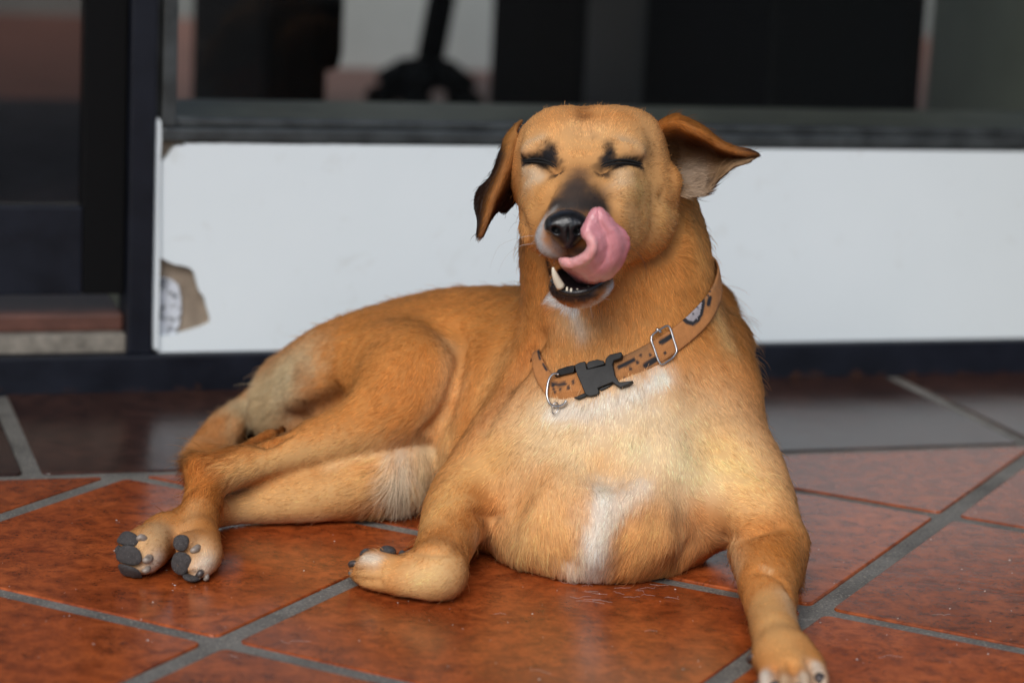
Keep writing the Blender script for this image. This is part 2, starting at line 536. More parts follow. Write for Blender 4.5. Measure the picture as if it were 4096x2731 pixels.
# ------------------------------------------------------------------ setting: room behind the glass
M_black.node_tree.nodes['Principled BSDF'].inputs['Specular IOR Level'].default_value = 0.15
M_rfloor = simple('indoor_red_tile', (0.22, 0.095, 0.07), 0.5, 0, 5, 0.2)
M_rwall = simple('indoor_grey_wall', (0.2, 0.21, 0.2), 0.8, 0, 3, 0.12)
M_rdark = simple('indoor_dark_wall', (0.03, 0.032, 0.034), 0.8)
FZ = 0.08
def sheet(name, pts, mat, kind='structure'):
    return tag(mesh(name, pts, [(0, 1, 2, 3)], mat), kind=kind)
sheet('room_floor', [wp(-2.4, 0.301, FZ), wp(4.6, 0.301, FZ), wp(4.6, 4.2, FZ), wp(-2.4, 4.2, FZ)], M_rfloor)
sheet('room_wall', [wp(-2.4, 4.15, FZ), wp(4.6, 4.15, FZ), wp(4.6, 4.15, 2.6), wp(-2.4, 4.15, 2.6)], M_rwall)
sheet('room_ceiling', [wp(-2.4, 0.06, 2.5), wp(-2.4, 0.45, 2.5), wp(4.6, 0.45, 2.5), wp(4.6, 0.06, 2.5)], M_rdark)  # unseen ceiling, cut short so the sun reaches into the room
sheet('porch_ceiling', [wp(-3.0, -1.75, 2.55), wp(4.0, -1.75, 2.55), wp(4.0, 0.06, 2.55), wp(-3.0, 0.06, 2.55)], simple('porch_plaster', (0.5, 0.5, 0.48), 0.8))
sheet('door_mat', [wp(-0.9, 0.62, FZ + .004), wp(0.75, 0.62, FZ + .004), wp(0.75, 2.0, FZ + .004), wp(-0.9, 2.0, FZ + .004)], simple('grey_mat', (0.055, 0.056, 0.06), 0.9, 0, 20, 0.4))
tag(bpy.data.objects['door_mat'], 'dark grey mat on the red floor behind the glass door', 'door mat')
del bpy.data.objects['door_mat']['kind']

def solidbox(name, u0, u1, w0, w1, z0, z1, mat, label, cat, bev=0.02, parent=None):
    o = wbox(name, u0, u1, w0, w1, z0, z1, mat, parent, bev)
    if label: tag(o, label, cat)
    return o
# big black armchair close behind the window
def upt(px, dw): return uz(px, 300, dw)[0]
arm = empty('armchair', tuple(wp(0.95, 1.3, FZ)))
tag(arm, 'large black upholstered armchair close behind the window glass', 'armchair')
def apart(n, *a, bev=0.03):
    return wbox(n, *a, M_black, arm, bev)
ua, ub, uc = upt(757, 1.75), upt(1322, 1.1), upt(1398, 1.1)
apart('seat', ua, ub, 1.1, 1.75, FZ + .005, 0.34)
apart('backrest', ua, ub + .02, 1.5, 1.78, 0.345, 0.95)
apart('armrest', ub - .10, uc, 1.12, 1.7, 0.222, 0.62)
apart('armrest', ua - 0.0, ua + .10, 1.12, 1.48, 0.36, 0.62)
# swivel chair: post and star base
ch = empty('swivel_chair', tuple(wp(upt(1720, 2.0), 2.0, FZ)))
tag(ch, 'black swivel chair with a star base standing on the red indoor floor', 'chair')
uc0 = upt(1710, 2.0)
hub = wp(uc0, 2.0, FZ + .065)
tube('post', [hub, wp(uc0 + .06, 2.0, FZ + .45)], [.028, .028], M_black, ch)
for k in range(5):
    a = 0.5 + k * 2 * math.pi / 5
    e = wp(uc0 + .09 * math.cos(a), 2.0 + .09 * math.sin(a), FZ + .04)
    leg = tube('leg', [hub, hub * .5 + e * .5 + np.array([0, 0, .01]), e], [.034, .03, .024], M_black, ch)
    revolve('caster', [(.004, -.05), (.022, -.045), (.03, -.025), (.022, -.005), (.004, 0)], e + np.array([0, 0, -.0]), M_black, ch, 12)
wbox('seat', uc0 - .2, uc0 + .28, 1.8, 2.3, FZ + .45, FZ + .53, M_black, ch, .02)
# dark cupboards standing to the right
def cup(p0, p1, dw, mat, label, dep=0.5, top=1.6):
    u0, u1 = upt(p0, dw + dep), upt(p1, dw)
    return solidbox('cupboard', u0, u1, dw, dw + dep, FZ, top, mat, label, 'cupboard', 0.01)
cup(1955, 2345, 1.3, M_black, 'narrow black cupboard right of the swivel chair')
cup(2350, 2560, 1.75, simple('grey_laminate', (0.06, 0.062, 0.065), 0.6), 'narrow dark grey cupboard between the black ones')
cup(2565, 3690, 0.7, M_black, 'wide black cupboard behind the window at right')
cup(3700, 4500, 0.95, simple('olive_grey_paint', (0.34, 0.37, 0.31), 0.6, 0, 3, .2), 'grey green cupboard at the far right of the window')
# pale low partition on the far side of the room
u0, u1 = upt(1330, 2.75), upt(2000, 2.75)
solidbox('partition', u0, u1, 2.75, 2.8, FZ, 1.5, simple('pale_grey_panel', (0.50, 0.51, 0.49), 0.7, 0, 5, .1), 'pale grey partition across the back of the room', 'partition', 0.004)

# ------------------------------------------------------------------ the dog: a body grown from tapered bones
RU = 1.0 / FPX              # metres per picture pixel at 1 m
H = 0.0028                  # voxel size
GLO = np.array([-0.36, 1.52, -0.012]); GHI = np.array([0.32, 2.50, 0.50])
GN = np.ceil((GHI - GLO) / H).astype(int) + 1
BIG = 0.07

def ball(x, y, d, r):
    return at(x, y, d), r * d * RU

def gd(x, y, r, sink=0.002):
    """(x, y, d, r) of a ball that rests on the floor, sunk a little"""
    zd = (RZ + RX * (x - 512.0) / FPX - RY * (y - 341.375) / FPX)[2]
    d = (CAM_H + sink) / (r * RU - zd)
    return (x, y, d, r)

class Field:
    def __init__(self, lo=None, hi=None, h=None):
        self.h = h or H
        self.lo = GLO if lo is None else np.array(lo, float)
        self.gn = GN if lo is None else np.ceil((np.array(hi, float) - self.lo) / self.h).astype(int) + 1
        self.f = np.full(tuple(self.gn), BIG, np.float32)
    def _box(self, lo, hi):
        i0 = np.clip(np.floor((lo - self.lo) / self.h).astype(int), 0, self.gn - 1)
        i1 = np.clip(np.ceil((hi - self.lo) / self.h).astype(int) + 1, i0 + 1, self.gn)
        sl = tuple(slice(a, b) for a, b in zip(i0, i1))
        ax = [(self.lo[k] + self.h * np.arange(i0[k], i1[k])).astype(np.float32) for k in range(3)]
        return sl, ax
    def _put(self, sl, d, k):
        a = self.f[sl]
        if k > 0:
            h = np.maximum(k - np.abs(a - d), 0) / k
            self.f[sl] = np.minimum(a, d) - h * h * k * 0.25
        else:
            self.f[sl] = np.minimum(a, d)
    def bone(self, a, b, k=0.02):
        (pa, ra), (pb, rb) = ball(*a), ball(*b)
        m = BIG * 0.8
        sl, (X, Y, Z) = self._box(np.minimum(pa - ra, pb - rb) - m, np.maximum(pa + ra, pb + rb) + m)
        X = X[:, None, None]; Y = Y[None, :, None]; Z = Z[None, None, :]
        ba = pb - pa; L = max(float(ba @ ba), 1e-9)
        t = np.clip(((X - pa[0]) * ba[0] + (Y - pa[1]) * ba[1] + (Z - pa[2]) * ba[2]) / L, 0, 1)
        t = t * t * (3 - 2 * t) * 0.35 + t * 0.65
        d = np.sqrt((X - pa[0] - t * ba[0]) ** 2 + (Y - pa[1] - t * ba[1]) ** 2 + (Z - pa[2] - t * ba[2]) ** 2) - (ra + (rb - ra) * t)
        self._put(sl, d.astype(np.float32), k)
    def chain(self, nodes, k=0.02, sub=5):
        nd = np.array(nodes, float); n = len(nd)
        pts = []
        for i in range(n - 1):
            p0, p1, p2, p3 = nd[max(i - 1, 0)], nd[i], nd[i + 1], nd[min(i + 2, n - 1)]
            for t in np.arange(sub) / sub:
                pts.append(0.5 * (2 * p1 + (p2 - p0) * t + (2 * p0 - 5 * p1 + 4 * p2 - p3) * t * t + (3 * p1 - p0 - 3 * p2 + p3) * t ** 3))
        pts.append(nd[-1])
        B = [ball(*p) for p in pts]
        m = BIG * 0.8
        sl, (X, Y, Z) = self._box(np.min([p - r for p, r in B], 0) - m, np.max([p + r for p, r in B], 0) + m)
        i0 = [q.start for q in sl]
        D = np.full((len(X), len(Y), len(Z)), BIG, np.float32)
        for (pa, ra), (pb, rb) in zip(B[:-1], B[1:]):
            s2, (x, y, z) = self._box(np.minimum(pa - ra, pb - rb) - m, np.maximum(pa + ra, pb + rb) + m)
            x = x[:, None, None] - np.float32(pa[0]); y = y[None, :, None] - np.float32(pa[1]); z = z[None, None, :] - np.float32(pa[2])
            ba = (pb - pa).astype(np.float32); L = max(float(ba @ ba), 1e-9)
            t = np.clip((x * ba[0] + y * ba[1] + z * ba[2]) / np.float32(L), 0, 1)
            d = np.sqrt((x - t * ba[0]) ** 2 + (y - t * ba[1]) ** 2 + (z - t * ba[2]) ** 2) - (np.float32(ra) + np.float32(rb - ra) * t)
            ls = tuple(slice(q.start - o, q.stop - o) for q, o in zip(s2, i0))
            D[ls] = np.minimum(D[ls], d)
        self._put(sl, D, k)
    def _ell(self, x, y, d, rx, ry, rd, rot):
        c = at(x, y, d); s = d * RU
        ca, sa = math.cos(rot), math.sin(rot)
        e0 = RX * ca - RY * sa; e1 = RX * sa + RY * ca; e2 = RZ
        R3 = np.array([rx * s, ry * s, rd])
        m = R3.max() + BIG * 0.7
        sl, (X, Y, Z) = self._box(c - m, c + m)
        X = X[:, None, None] - c[0]; Y = Y[None, :, None] - c[1]; Z = Z[None, None, :] - c[2]
        q = [X * e[0] + Y * e[1] + Z * e[2] for e in (e0, e1, e2)]
        k0 = np.sqrt(sum((q[i] / R3[i]) ** 2 for i in range(3)))
        k1 = np.sqrt(sum((q[i] / R3[i] ** 2) ** 2 for i in range(3))) + 1e-9
        return sl, (k0 * (k0 - 1) / k1).astype(np.float32)
    def ell(self, x, y, d, rx, ry, rd, rot=0.0, k=0.015):
        """ellipsoid: radii rx, ry in picture pixels across and up, rd in metres along the view"""
        sl, dd = self._ell(x, y, d, rx, ry, rd, rot)
        self._put(sl, dd, k)
    def cut(self, x, y, d, rx, ry, rd, rot=0.0, k=0.006):
        sl, dd = self._ell(x, y, d, rx, ry, rd, rot)
        a = -self.f[sl]
        h = np.maximum(k - np.abs(a - dd), 0) / k
        self.f[sl] = -(np.minimum(a, dd) - h * h * k * 0.25)
    def join(self, o, k):
        h = np.maximum(k - np.abs(self.f - o.f), 0) / k
        self.f = np.minimum(self.f, o.f) - h * h * k * 0.25

def surface_nets(F):
    f, H_, LO_ = F.f, F.h, F.lo
    nx, ny, nz = f.shape
    s = f < 0
    cor = [(i, j, k) for i in (0, 1) for j in (0, 1) for k in (0, 1)]
    cnt = sum(s[i:nx - 1 + i, j:ny - 1 + j, k:nz - 1 + k].astype(np.int8) for i, j, k in cor)
    act = np.argwhere((cnt > 0) & (cnt < 8))
    idx = -np.ones((nx - 1, ny - 1, nz - 1), np.int32)
    idx[tuple(act.T)] = np.arange(len(act))
    val = np.stack([f[act[:, 0] + i, act[:, 1] + j, act[:, 2] + k] for i, j, k in cor], 1)
    acc = np.zeros((len(act), 3)); num = np.zeros(len(act))
    for a in range(8):
        for b in range(a + 1, 8):
            ca, cb = np.array(cor[a]), np.array(cor[b])
            if np.abs(ca - cb).sum() != 1: continue
            va, vb = val[:, a], val[:, b]
            m = (va < 0) != (vb < 0)
            t = np.where(m, va / np.where(m, va - vb, 1), 0)
            acc += np.where(m[:, None], ca + (cb - ca) * t[:, None], 0); num += m
    V = LO_ + H_ * (act + acc / num[:, None])
    Q = []
    for ax in range(3):
        sh = [slice(None)] * 3; s0 = list(sh); s1 = list(sh)
        s0[ax] = slice(0, -1); s1[ax] = slice(1, None)
        e = np.argwhere(s[tuple(s0)] != s[tuple(s1)])
        flip = s[tuple(e.T)]
        o = [x for x in range(3) if x != ax]
        ok = (e[:, o[0]] > 0) & (e[:, o[1]] > 0) & (e[:, o[0]] < f.shape[o[0]] - 1) & (e[:, o[1]] < f.shape[o[1]] - 1)
        e, flip = e[ok], flip[ok]
        q = []
        for (da, db) in ((-1, -1), (0, -1), (0, 0), (-1, 0)):
            c = e.copy(); c[:, o[0]] += da; c[:, o[1]] += db
            q.append(idx[tuple(c.T)])
        q = np.stack(q, 1)
        if ax == 1: flip = ~flip
        q[~flip] = q[~flip][:, ::-1]
        Q.append(q)
    return V, np.concatenate(Q)

def build_body():
    F = Field()
    # trunk
    F.chain([(560, 401, 2.09, 113), (505, 388, 2.15, 103), (445, 383, 2.21, 94), (390, 388, 2.26, 81), (335, 404, 2.30, 62), (282, 424, 2.325, 46)], .03)
    F.chain([(448, 445, 2.13, 68), (520, 440, 2.07, 90)], .03)
    # breast
    F.chain([(622, 395, 2.0, 100), (620, 440, 1.975, 102), (610, 480, 1.965, 92)], .04)
    F.ell(597, 500, 1.978, 102, 80, .066, 0, .05)
    F.chain([gd(535, 533, 34), gd(570, 534, 44), gd(600, 532, 50), gd(630, 530, 46), gd(655, 524, 42)], .05)
    F.chain([(640, 462, 1.965, 72), (700, 478, 1.958, 58), (738, 500, 1.94, 46)], .035)
    F.chain([(565, 468, 1.968, 62), (520, 480, 1.962, 50), (492, 496, 1.955, 40)], .035)
    # shoulders, withers
    F.chain([(708, 352, 2.04, 40), (712, 400, 2.0, 51), (705, 450, 1.975, 60)], .03)
    F.chain([(548, 400, 1.99, 46), (525, 452, 1.965, 52)], .03)
    F.chain([(690, 316, 2.10, 46), (697, 350, 2.08, 54)], .03)
    # neck and head
    H1 = Field()
    H1.chain([(608, 200, 2.01, 84), (615, 260, 2.015, 96), (624, 335, 2.012, 100), (632, 390, 2.02, 104)], .03)
    F.join(H1, .03)
    HD = Field()
    HD.ell(558, 154, 1.935, 42, 43, .055, 0, .0)
    HD.ell(616, 153, 1.935, 44, 43, .055, 0, .016)
    HD.ell(636, 140, 1.95, 26, 26, .04, 0, .02)
    HD.ell(586, 168, 1.925, 60, 54, .048, 0, .03)
    HD.ell(640, 207, 1.935, 38, 43, .043, 0.2, .03)
    HD.ell(546, 193, 1.935, 29, 35, .040, 0, .03)
    HD.ell(606, 232, 1.935, 54, 42, .045, 0, .03)
    HD.ell(672, 183, 1.930, 10, 13, .014, .2, .012)
    # muzzle: bridge, cheeks, lips
    HD.chain([(581, 166, 1.892, 27), (576, 194, 1.848, 27), (569, 222, 1.815, 25)], .02)
    HD.ell(556, 200, 1.882, 26, 38, .030, -.25, .025)
    HD.ell(606, 200, 1.872, 29, 40, .030, .25, .028)
    HD.chain([(553, 240, 1.824, 18.5), (551, 236, 1.85, 23), (549, 224, 1.89, 31)], .018)
    HD.chain([(587, 243, 1.826, 19), (595, 240, 1.85, 24), (605, 228, 1.885, 36)], .02)
    # lower jaw
    HD.chain([(588, 256, 1.91, 40), (584, 270, 1.87, 30), (581, 281, 1.842, 24)], .012)
    HD.ell(581, 284, 1.842, 32, 20, .026, 0, .012)
    # brows, closed eyes
    HD.ell(540, 150, 1.893, 20, 8, .010, .1, .014)
    HD.ell(624, 150, 1.893, 22, 8, .010, -.1, .014)
    HD.ell(539, 165, 1.894, 16, 11, .012, .1, .010)
    HD.ell(624, 166, 1.894, 17, 11, .012, -.1, .010)
    HD.cut(578, 275, 1.808, 34, 12.5, .048, 0, .004)
    F.join(HD, .011)
    # tail
    T = Field()
    T.chain([(258, 404, 2.32, 15), (230, 422, 2.28, 18), (215, 446, 2.24, 23), (207, 472, 2.19, 23), (205, 500, 2.16, 20)], .015)
    F.join(T, .012)
    # lower (left) hind leg lying on the floor
    L = Field()
    L.chain([gd(402, 472, 42), gd(345, 489, 33), gd(290, 500, 26), gd(232, 508, 18, 0), (200, 517, 1.955, 17), (165, 535, 1.90, 20)], .014)
    L.chain([(165, 536, 1.90, 20), gd(146, 551, 24), gd(138, 560, 18)], .012)
    for x, y, r, dz in ((131, 542, 12, .018), (131, 555, 14.5, .006), (131, 569, 11, 0)):
        q = gd(x, y, r); L.chain([(x + 12, y - 1, q[1] * 0 + 1.868, r), (x, y, 1.853, r)], .004)
    F.join(L, .008)
    F.chain([(300, 398, 2.235, 48), (350, 380, 2.185, 60), (392, 364, 2.13, 50), (425, 372, 2.11, 34)], .05)
    # upper (right) hind leg
    U = Field()
    U.chain([(350, 390, 2.18, 62), (402, 374, 2.10, 58), (412, 386, 2.06, 51)], .03)
    U.chain([(305, 398, 2.23, 48), (350, 390, 2.19, 62)], .03)
    U.chain([(411, 392, 2.06, 50), (388, 414, 2.05, 41), (340, 436, 2.03, 29), (290, 451, 2.01, 25), (245, 466, 1.985, 21), (214, 478, 1.962, 19.5)], .02)
    U.chain([(197, 472, 1.965, 15), (204, 490, 1.952, 20), (202, 512, 1.925, 19.5), (198, 537, 1.89, 20)], .012)
    U.chain([(285, 428, 2.06, 9), (235, 454, 2.0, 8), (200, 467, 1.969, 13)], .012)
    U.chain([(199, 540, 1.885, 20), gd(203, 555, 21), gd(199, 566, 16)], .012)
    for x, y, r in ((185, 544, 12), (186, 562, 14), (195, 576, 9.5)):
        U.chain([(x + 10, y - 3, 1.862, r), (x, y, 1.848, r)], .004)
    F.join(U, .009)
    # right fore leg, wrist folded under
    A = Field()
    A.chain([(545, 420, 1.985, 58), (512, 452, 1.97, 50), (482, 484, 1.955, 43), (457, 512, 1.92, 36), (445, 542, 1.875, 30), gd(436, 571, 30)], .02)
    A.chain([(484, 505, 1.98, 34), (482, 528, 1.96, 22)], .02)
    A.chain([gd(434, 572, 30), gd(405, 576, 24), gd(378, 571, 21)], .012)
    A.chain([gd(378, 571, 21), gd(366, 571, 17)], .01)
    dq = gd(366, 571, 17)[1]
    A.ell(359, 577, dq - .004, 11, 8.5, .010, .4, .005)
    A.ell(359, 566, dq + .004, 11, 8.5, .010, .2, .005)
    A.ell(365, 557, dq + .012, 12, 8, .010, -.2, .005)
    A.ell(385, 556, dq + .008, 20, 9, .015, -.1, .008)
    F.join(A, .010)
    # left fore leg, stretched to the camera
    B = Field()
    B.chain([(700, 430, 1.975, 60), (735, 480, 1.945, 53), (762, 522, 1.905, 41), (766, 555, 1.87, 38), (768, 585, 1.82, 31), (772, 612, 1.765, 26), (777, 638, 1.71, 26), (784, 656, 1.675, 29)], .02)
    B.chain([(792, 545, 1.89, 16), gd(790, 580, 14)], .014)
    B.ell(785, 660, 1.668, 31, 20, .035, 0, .014)
    for i, (x, y, d) in enumerate(((766, 680, 1.628), (784, 686, 1.612), (803, 684, 1.613), (819, 676, 1.632))):
        B.chain([(x - 2 + (i - 1.5) * -2, y - 16, d + .03, 11), (x, y, d, 10), (x + 1, y + 9, d - .012, 8.5)], .006)
    F.join(B, .011)
    F.f += 0.0012
    # lying on the floor: a flat underside
    Z = (GLO[2] + H * np.arange(GN[2])).astype(np.float32)
    F.f = np.maximum(F.f, (0.0022 - Z)[None, None, :])
    V, Q = surface_nets(F)
    return V, Q

# ------------------------------------------------------------------ coat: colour, lie and length of the hair, painted on the skin
def vnoise(p, scale, seed=0):
    """smooth value noise in -1..1"""
    q = p * scale + seed * 17.31
    i = np.floor(q).astype(np.int64); f = q - i
    f = f * f * (3 - 2 * f)
    def hsh(a, b, c):
        n = (a * 374761393 + b * 668265263 + c * 2147483647 + seed * 1274126177) & 0xffffffff
        n = ((n ^ (n >> 13)) * 1274126177) & 0xffffffff
        return ((n ^ (n >> 16)) & 0xffff) / 32767.5 - 1
    out = 0
    for dx in (0, 1):
        for dy in (0, 1):
            for dz in (0, 1):
                wgt = (f[:, 0] if dx else 1 - f[:, 0]) * (f[:, 1] if dy else 1 - f[:, 1]) * (f[:, 2] if dz else 1 - f[:, 2])
                out = out + wgt * hsh(i[:, 0] + dx, i[:, 1] + dy, i[:, 2] + dz)
    return out

def normals(V, T):
    n = np.zeros_like(V)
    a, b, c = V[T[:, 0]], V[T[:, 1]], V[T[:, 2]]
    fn = np.cross(b - a, c - a)
    for k in range(3): np.add.at(n, T[:, k], fn)
    return n / (np.linalg.norm(n, axis=1)[:, None] + 1e-12)

def tris(Q):
    return np.concatenate([Q[:, [0, 1, 2]], Q[:, [0, 2, 3]]])

BV, BQ = build_body()
BVH = BVHTree.FromPolygons([Vector(v) for v in BV], [tuple(q) for q in BQ.tolist()])
def pick(px, py, bvh=None):
    """point and normal of the dog's skin seen at a picture position (nearest skin if beside it)"""
    bvh = bvh or BVH
    d = Vector(RZ + RX * (px - 512) / FPX - RY * (py - 341.375) / FPX).normalized()
    loc, nr, fi, di = bvh.ray_cast(Vector(CAMP), d)
    if loc is None:
        best = None
        for dd in np.arange(1.6, 2.45, 0.01):
            l2, n2, f2, d2 = bvh.find_nearest(Vector(at(px, py, dd)))
            if best is None or d2 < best[0]: best = (d2, l2, n2)
        loc, nr = best[1], best[2]
    return np.array(loc), np.array(nr)

def line3(pts, step=0.003):
    P = [pick(*p)[0] for p in pts]
    out = [P[0]]
    for a, b in zip(pts[:-1], pts[1:]):
        n = max(1, int(np.hypot(a[0] - b[0], a[1] - b[1]) / 3.0))
        for k in range(1, n + 1):
            t = k / n
            out.append(pick(a[0] + (b[0] - a[0]) * t, a[1] + (b[1] - a[1]) * t)[0])
    return np.array(out)

def dist_to(V, P):
    d = np.full(len(V), 1e9)
    for p in P:
        d = np.minimum(d, ((V - p) ** 2).sum(1))
    return np.sqrt(d)

BN = normals(BV, tris(BQ))
# relief: grooves and swellings along lines
def push(pts, rad, amt):
    global BV
    d = dist_to(BV, line3(pts))
    BV = BV + BN * (amt * np.exp(-(d / rad) ** 2))[:, None]

push([(584, 104), (583, 118), (583, 132)], .006, -.0022)                       # furrow of the forehead
push([(524, 161), (538, 160), (552, 165)], .0032, -.0042)                      # closed lids
push([(604, 164), (620, 161), (641, 164)], .0032, -.0042)
push([(526, 169), (540, 172), (552, 171)], .005, .0022)
push([(610, 171), (625, 171), (640, 170)], .005, .0022)
push([(550, 163), (556, 167)], .005, -.0018); push([(606, 163), (601, 166)], .005, -.0018)
push([(525, 152), (540, 150), (552, 153)], .005, .0020); push([(606, 153), (622, 150), (640, 153)], .005, .0020)
push([(549, 168)], .012, -.0075); push([(609, 168)], .012, -.0075)
push([(553, 186), (548, 200)], .007, -.0035); push([(604, 188), (611, 202)], .007, -.0035)
push([(578, 180), (574, 200)], .008, .002)            # eye sockets
push([(530, 151), (545, 147)], .008, .0042); push([(616, 147), (636, 151)], .008, .0042)
push([(583, 140), (583, 155)], .008, -.0025)
push([(581, 160), (581, 172)], .012, -.0030)                                    # the stop
push([(526, 186), (540, 194)], .010, .0022); push([(625, 190), (645, 190)], .010, .0022)
push([(519, 140), (518, 158)], .009, -.0022); push([(652, 140), (654, 158)], .010, -.0022)
push([(664, 196), (680, 212), (680, 234), (668, 252), (645, 264), (620, 272)], .006, -.0045)   # edge of jaw and cheek
push([(514, 204), (521, 222), (529, 243), (538, 262), (545, 285)], .008, -.0065)
push([(568, 236), (569, 258)], .003, -.0022)                                    # split of the upper lip
push([(725, 537), (745, 535), (765, 530), (780, 525)], .005, -.0035)            # bend of the left elbow
push([(756, 571), (770, 573), (784, 582), (792, 597)], .004, -.0022)            # edge of the fore arm
push([(609, 478), (609, 495), (606, 512)], .012, -.0012); push([(598, 520), (594, 560)], .008, .0025); push([(572, 520), (568, 560)], .012, -.005); push([(628, 520), (626, 562)], .012, -.005)
push([(545, 500), (530, 530), (520, 555)], .012, .004); push([(665, 510), (668, 540)], .012, .004)                        # cleft of the breast
push([(538, 338), (530, 352), (518, 370)], .010, -.009); push([(518, 370), (500, 400), (486, 425)], .010, -.005)            # behind the neck
push([(336, 399), (315, 412), (290, 426), (268, 437)], .012, -.012)             # hollow above the shin
push([(478, 513), (490, 517), (500, 514)], .005, -.004)                         # right elbow fold
push([(222, 458), (207, 467), (196, 484)], .004, -.0025)                        # heel cord
push([(560, 438), (590, 470), (605, 480)], .016, -.004); push([(650, 455), (625, 480)], .014, -.003)
push([(540, 460), (562, 480), (585, 498)], .022, .006); push([(670, 460), (652, 482), (632, 500)], .022, .006); push([(604, 440), (606, 475)], .012, -.004); push([(640, 522), (668, 524), (690, 532)], .010, -.002); push([(715, 480), (735, 500)], .02, .005); push([(560, 405), (600, 425), (650, 405)], .012, -.003)
push([(457, 325), (464, 345), (460, 365), (453, 391), (446, 412), (430, 429)], .006, -.004)
push([(690, 545), (684, 552)], .008, -.004)
push([(756, 664), (759, 683)], .002, 0); 
push([(774, 667), (778, 683)], .0022, -.004); push([(792, 663), (798, 683)], .0022, -.005); push([(808, 660), (816, 680)], .0022, -.004)
# lines between the toes of the hind paws and the folded paw
push([(119, 549), (134, 547), (146, 552)], .002, -.0025); push([(116, 565), (130, 566), (145, 564)], .002, -.0025)
push([(172, 551), (188, 550), (200, 549)], .0022, -.003); push([(180, 573), (192, 574), (203, 570)], .0022, -.0025)
push([(351, 570), (364, 570), (380, 570)], .0026, -.0034); push([(351, 578), (364, 580), (380, 581)], .0026, -.003); push([(412, 548), (430, 552), (455, 552), (465, 548)], .004, -.0028); push([(395, 562), (410, 560)], .006, -.002)
BN = normals(BV, tris(BQ))
BV = BV + BN * (vnoise(BV, 55, 3) * .0007 + vnoise(BV, 20, 4) * .0012)[:, None]
BV[:, 2] = np.maximum(BV[:, 2], 0.0008)
BN = normals(BV, tris(BQ))

RUST, TAN, GOLD = (.33, .120, .026), (.50, .215, .064), (.62, .34, .135)
CREAM, WHITE, BLACK = (.70, .50, .31), (.84, .76, .66), (.012, .011, .013)
DBR, GREY = (.10, .042, .018), (.40, .38, .37)
LEN = np.full(len(BV), .0072)
DEN = np.ones(len(BV))
OPS = []
def paint(pts, rad, col, s=1.0, wob=0.0, sharp=2.0):
    """a soft stroke of coat colour along a line on the skin"""
    m = max(col)
    if .1 < m < .78 and min(col) < .45 * m: col = (min(.88, col[0] * 1.20), col[1] * 1.06, col[2] * .88)
    OPS.append((line3(pts), rad, np.array(col), s, wob, sharp))
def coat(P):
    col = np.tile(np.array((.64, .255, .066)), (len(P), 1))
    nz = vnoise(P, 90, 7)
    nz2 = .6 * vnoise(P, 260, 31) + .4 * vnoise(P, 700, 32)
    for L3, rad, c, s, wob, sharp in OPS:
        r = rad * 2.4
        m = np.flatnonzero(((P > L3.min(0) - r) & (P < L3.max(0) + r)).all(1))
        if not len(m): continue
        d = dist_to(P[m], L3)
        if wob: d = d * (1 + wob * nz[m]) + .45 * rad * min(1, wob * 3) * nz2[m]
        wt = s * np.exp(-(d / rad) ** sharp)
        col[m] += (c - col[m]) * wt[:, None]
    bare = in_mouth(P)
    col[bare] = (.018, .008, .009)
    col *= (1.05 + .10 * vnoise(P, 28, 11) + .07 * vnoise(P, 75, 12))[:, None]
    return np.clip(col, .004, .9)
# trunk and haunch
paint([(320, 335), (400, 305), (480, 300), (515, 300)], .055, (.52, .22, .058), .9)
paint([(350, 370), (420, 345), (480, 340)], .05, (.54, .25, .075), .8)
paint([(500, 362), (478, 400)], .016, GOLD, .8, .2)
paint([(528, 345), (505, 385), (480, 425)], .010, RUST, .75, .2)
paint([(485, 345), (468, 390), (458, 425)], .012, (.38, .155, .04), .6)
paint([(448, 345), (450, 380), (440, 410), (420, 430)], .012, (.60, .41, .23), .7, .2)
paint([(418, 360), (400, 400)], .02, (.44, .19, .055), .6)
paint([(258, 400), (275, 385), (296, 368), (262, 415), (250, 412)], .034, (.66, .52, .31), .95, .25)
paint([(300, 370), (310, 395)], .012, RUST, .45)
paint([(340, 398), (315, 411), (285, 427)], .014, (.20, .068, .016), .95, .2)  # shade of the hollow above the shin, painted into the coat
paint([(280, 430), (250, 442), (225, 453)], .008, (.36, .13, .03), .9)
paint([(380, 440), (340, 450), (290, 460), (240, 475)], .015, (.70, .47, .23), .85, .2)
paint([(360, 415), (400, 425)], .018, (.50, .23, .07), .7)
paint([(380, 450), (365, 457), (330, 468)], .006, CREAM, .6)
paint([(390, 480), (330, 495), (250, 512)], .022, (.68, .45, .22), .85, .2)
paint([(325, 520), (280, 523), (240, 522)], .007, CREAM, .7)
paint([(192, 462), (186, 480)], .010, (.42, .17, .045), .9)
paint([(215, 480), (218, 510), (212, 530)], .010, (.47, .20, .055), .8)
paint([(196, 500), (190, 520)], .008, (.62, .38, .19), .5)
paint([(200, 548), (212, 560), (196, 562)], .014, (.68, .47, .29), .9, .2)
paint([(208, 562), (200, 570)], .009, WHITE, .6)
paint([(165, 530), (150, 540), (140, 556)], .016, (.66, .46, .27), .9, .2)
paint([(150, 570), (158, 560)], .008, WHITE, .6)
# belly
paint([(402, 465), (400, 490), (408, 508)], .015, (.66, .57, .44), .85, .4)
paint([(428, 455), (424, 490)], .016, (.66, .52, .32), .9, .2)
paint([(450, 430), (440, 460)], .012, (.58, .38, .18), .7)
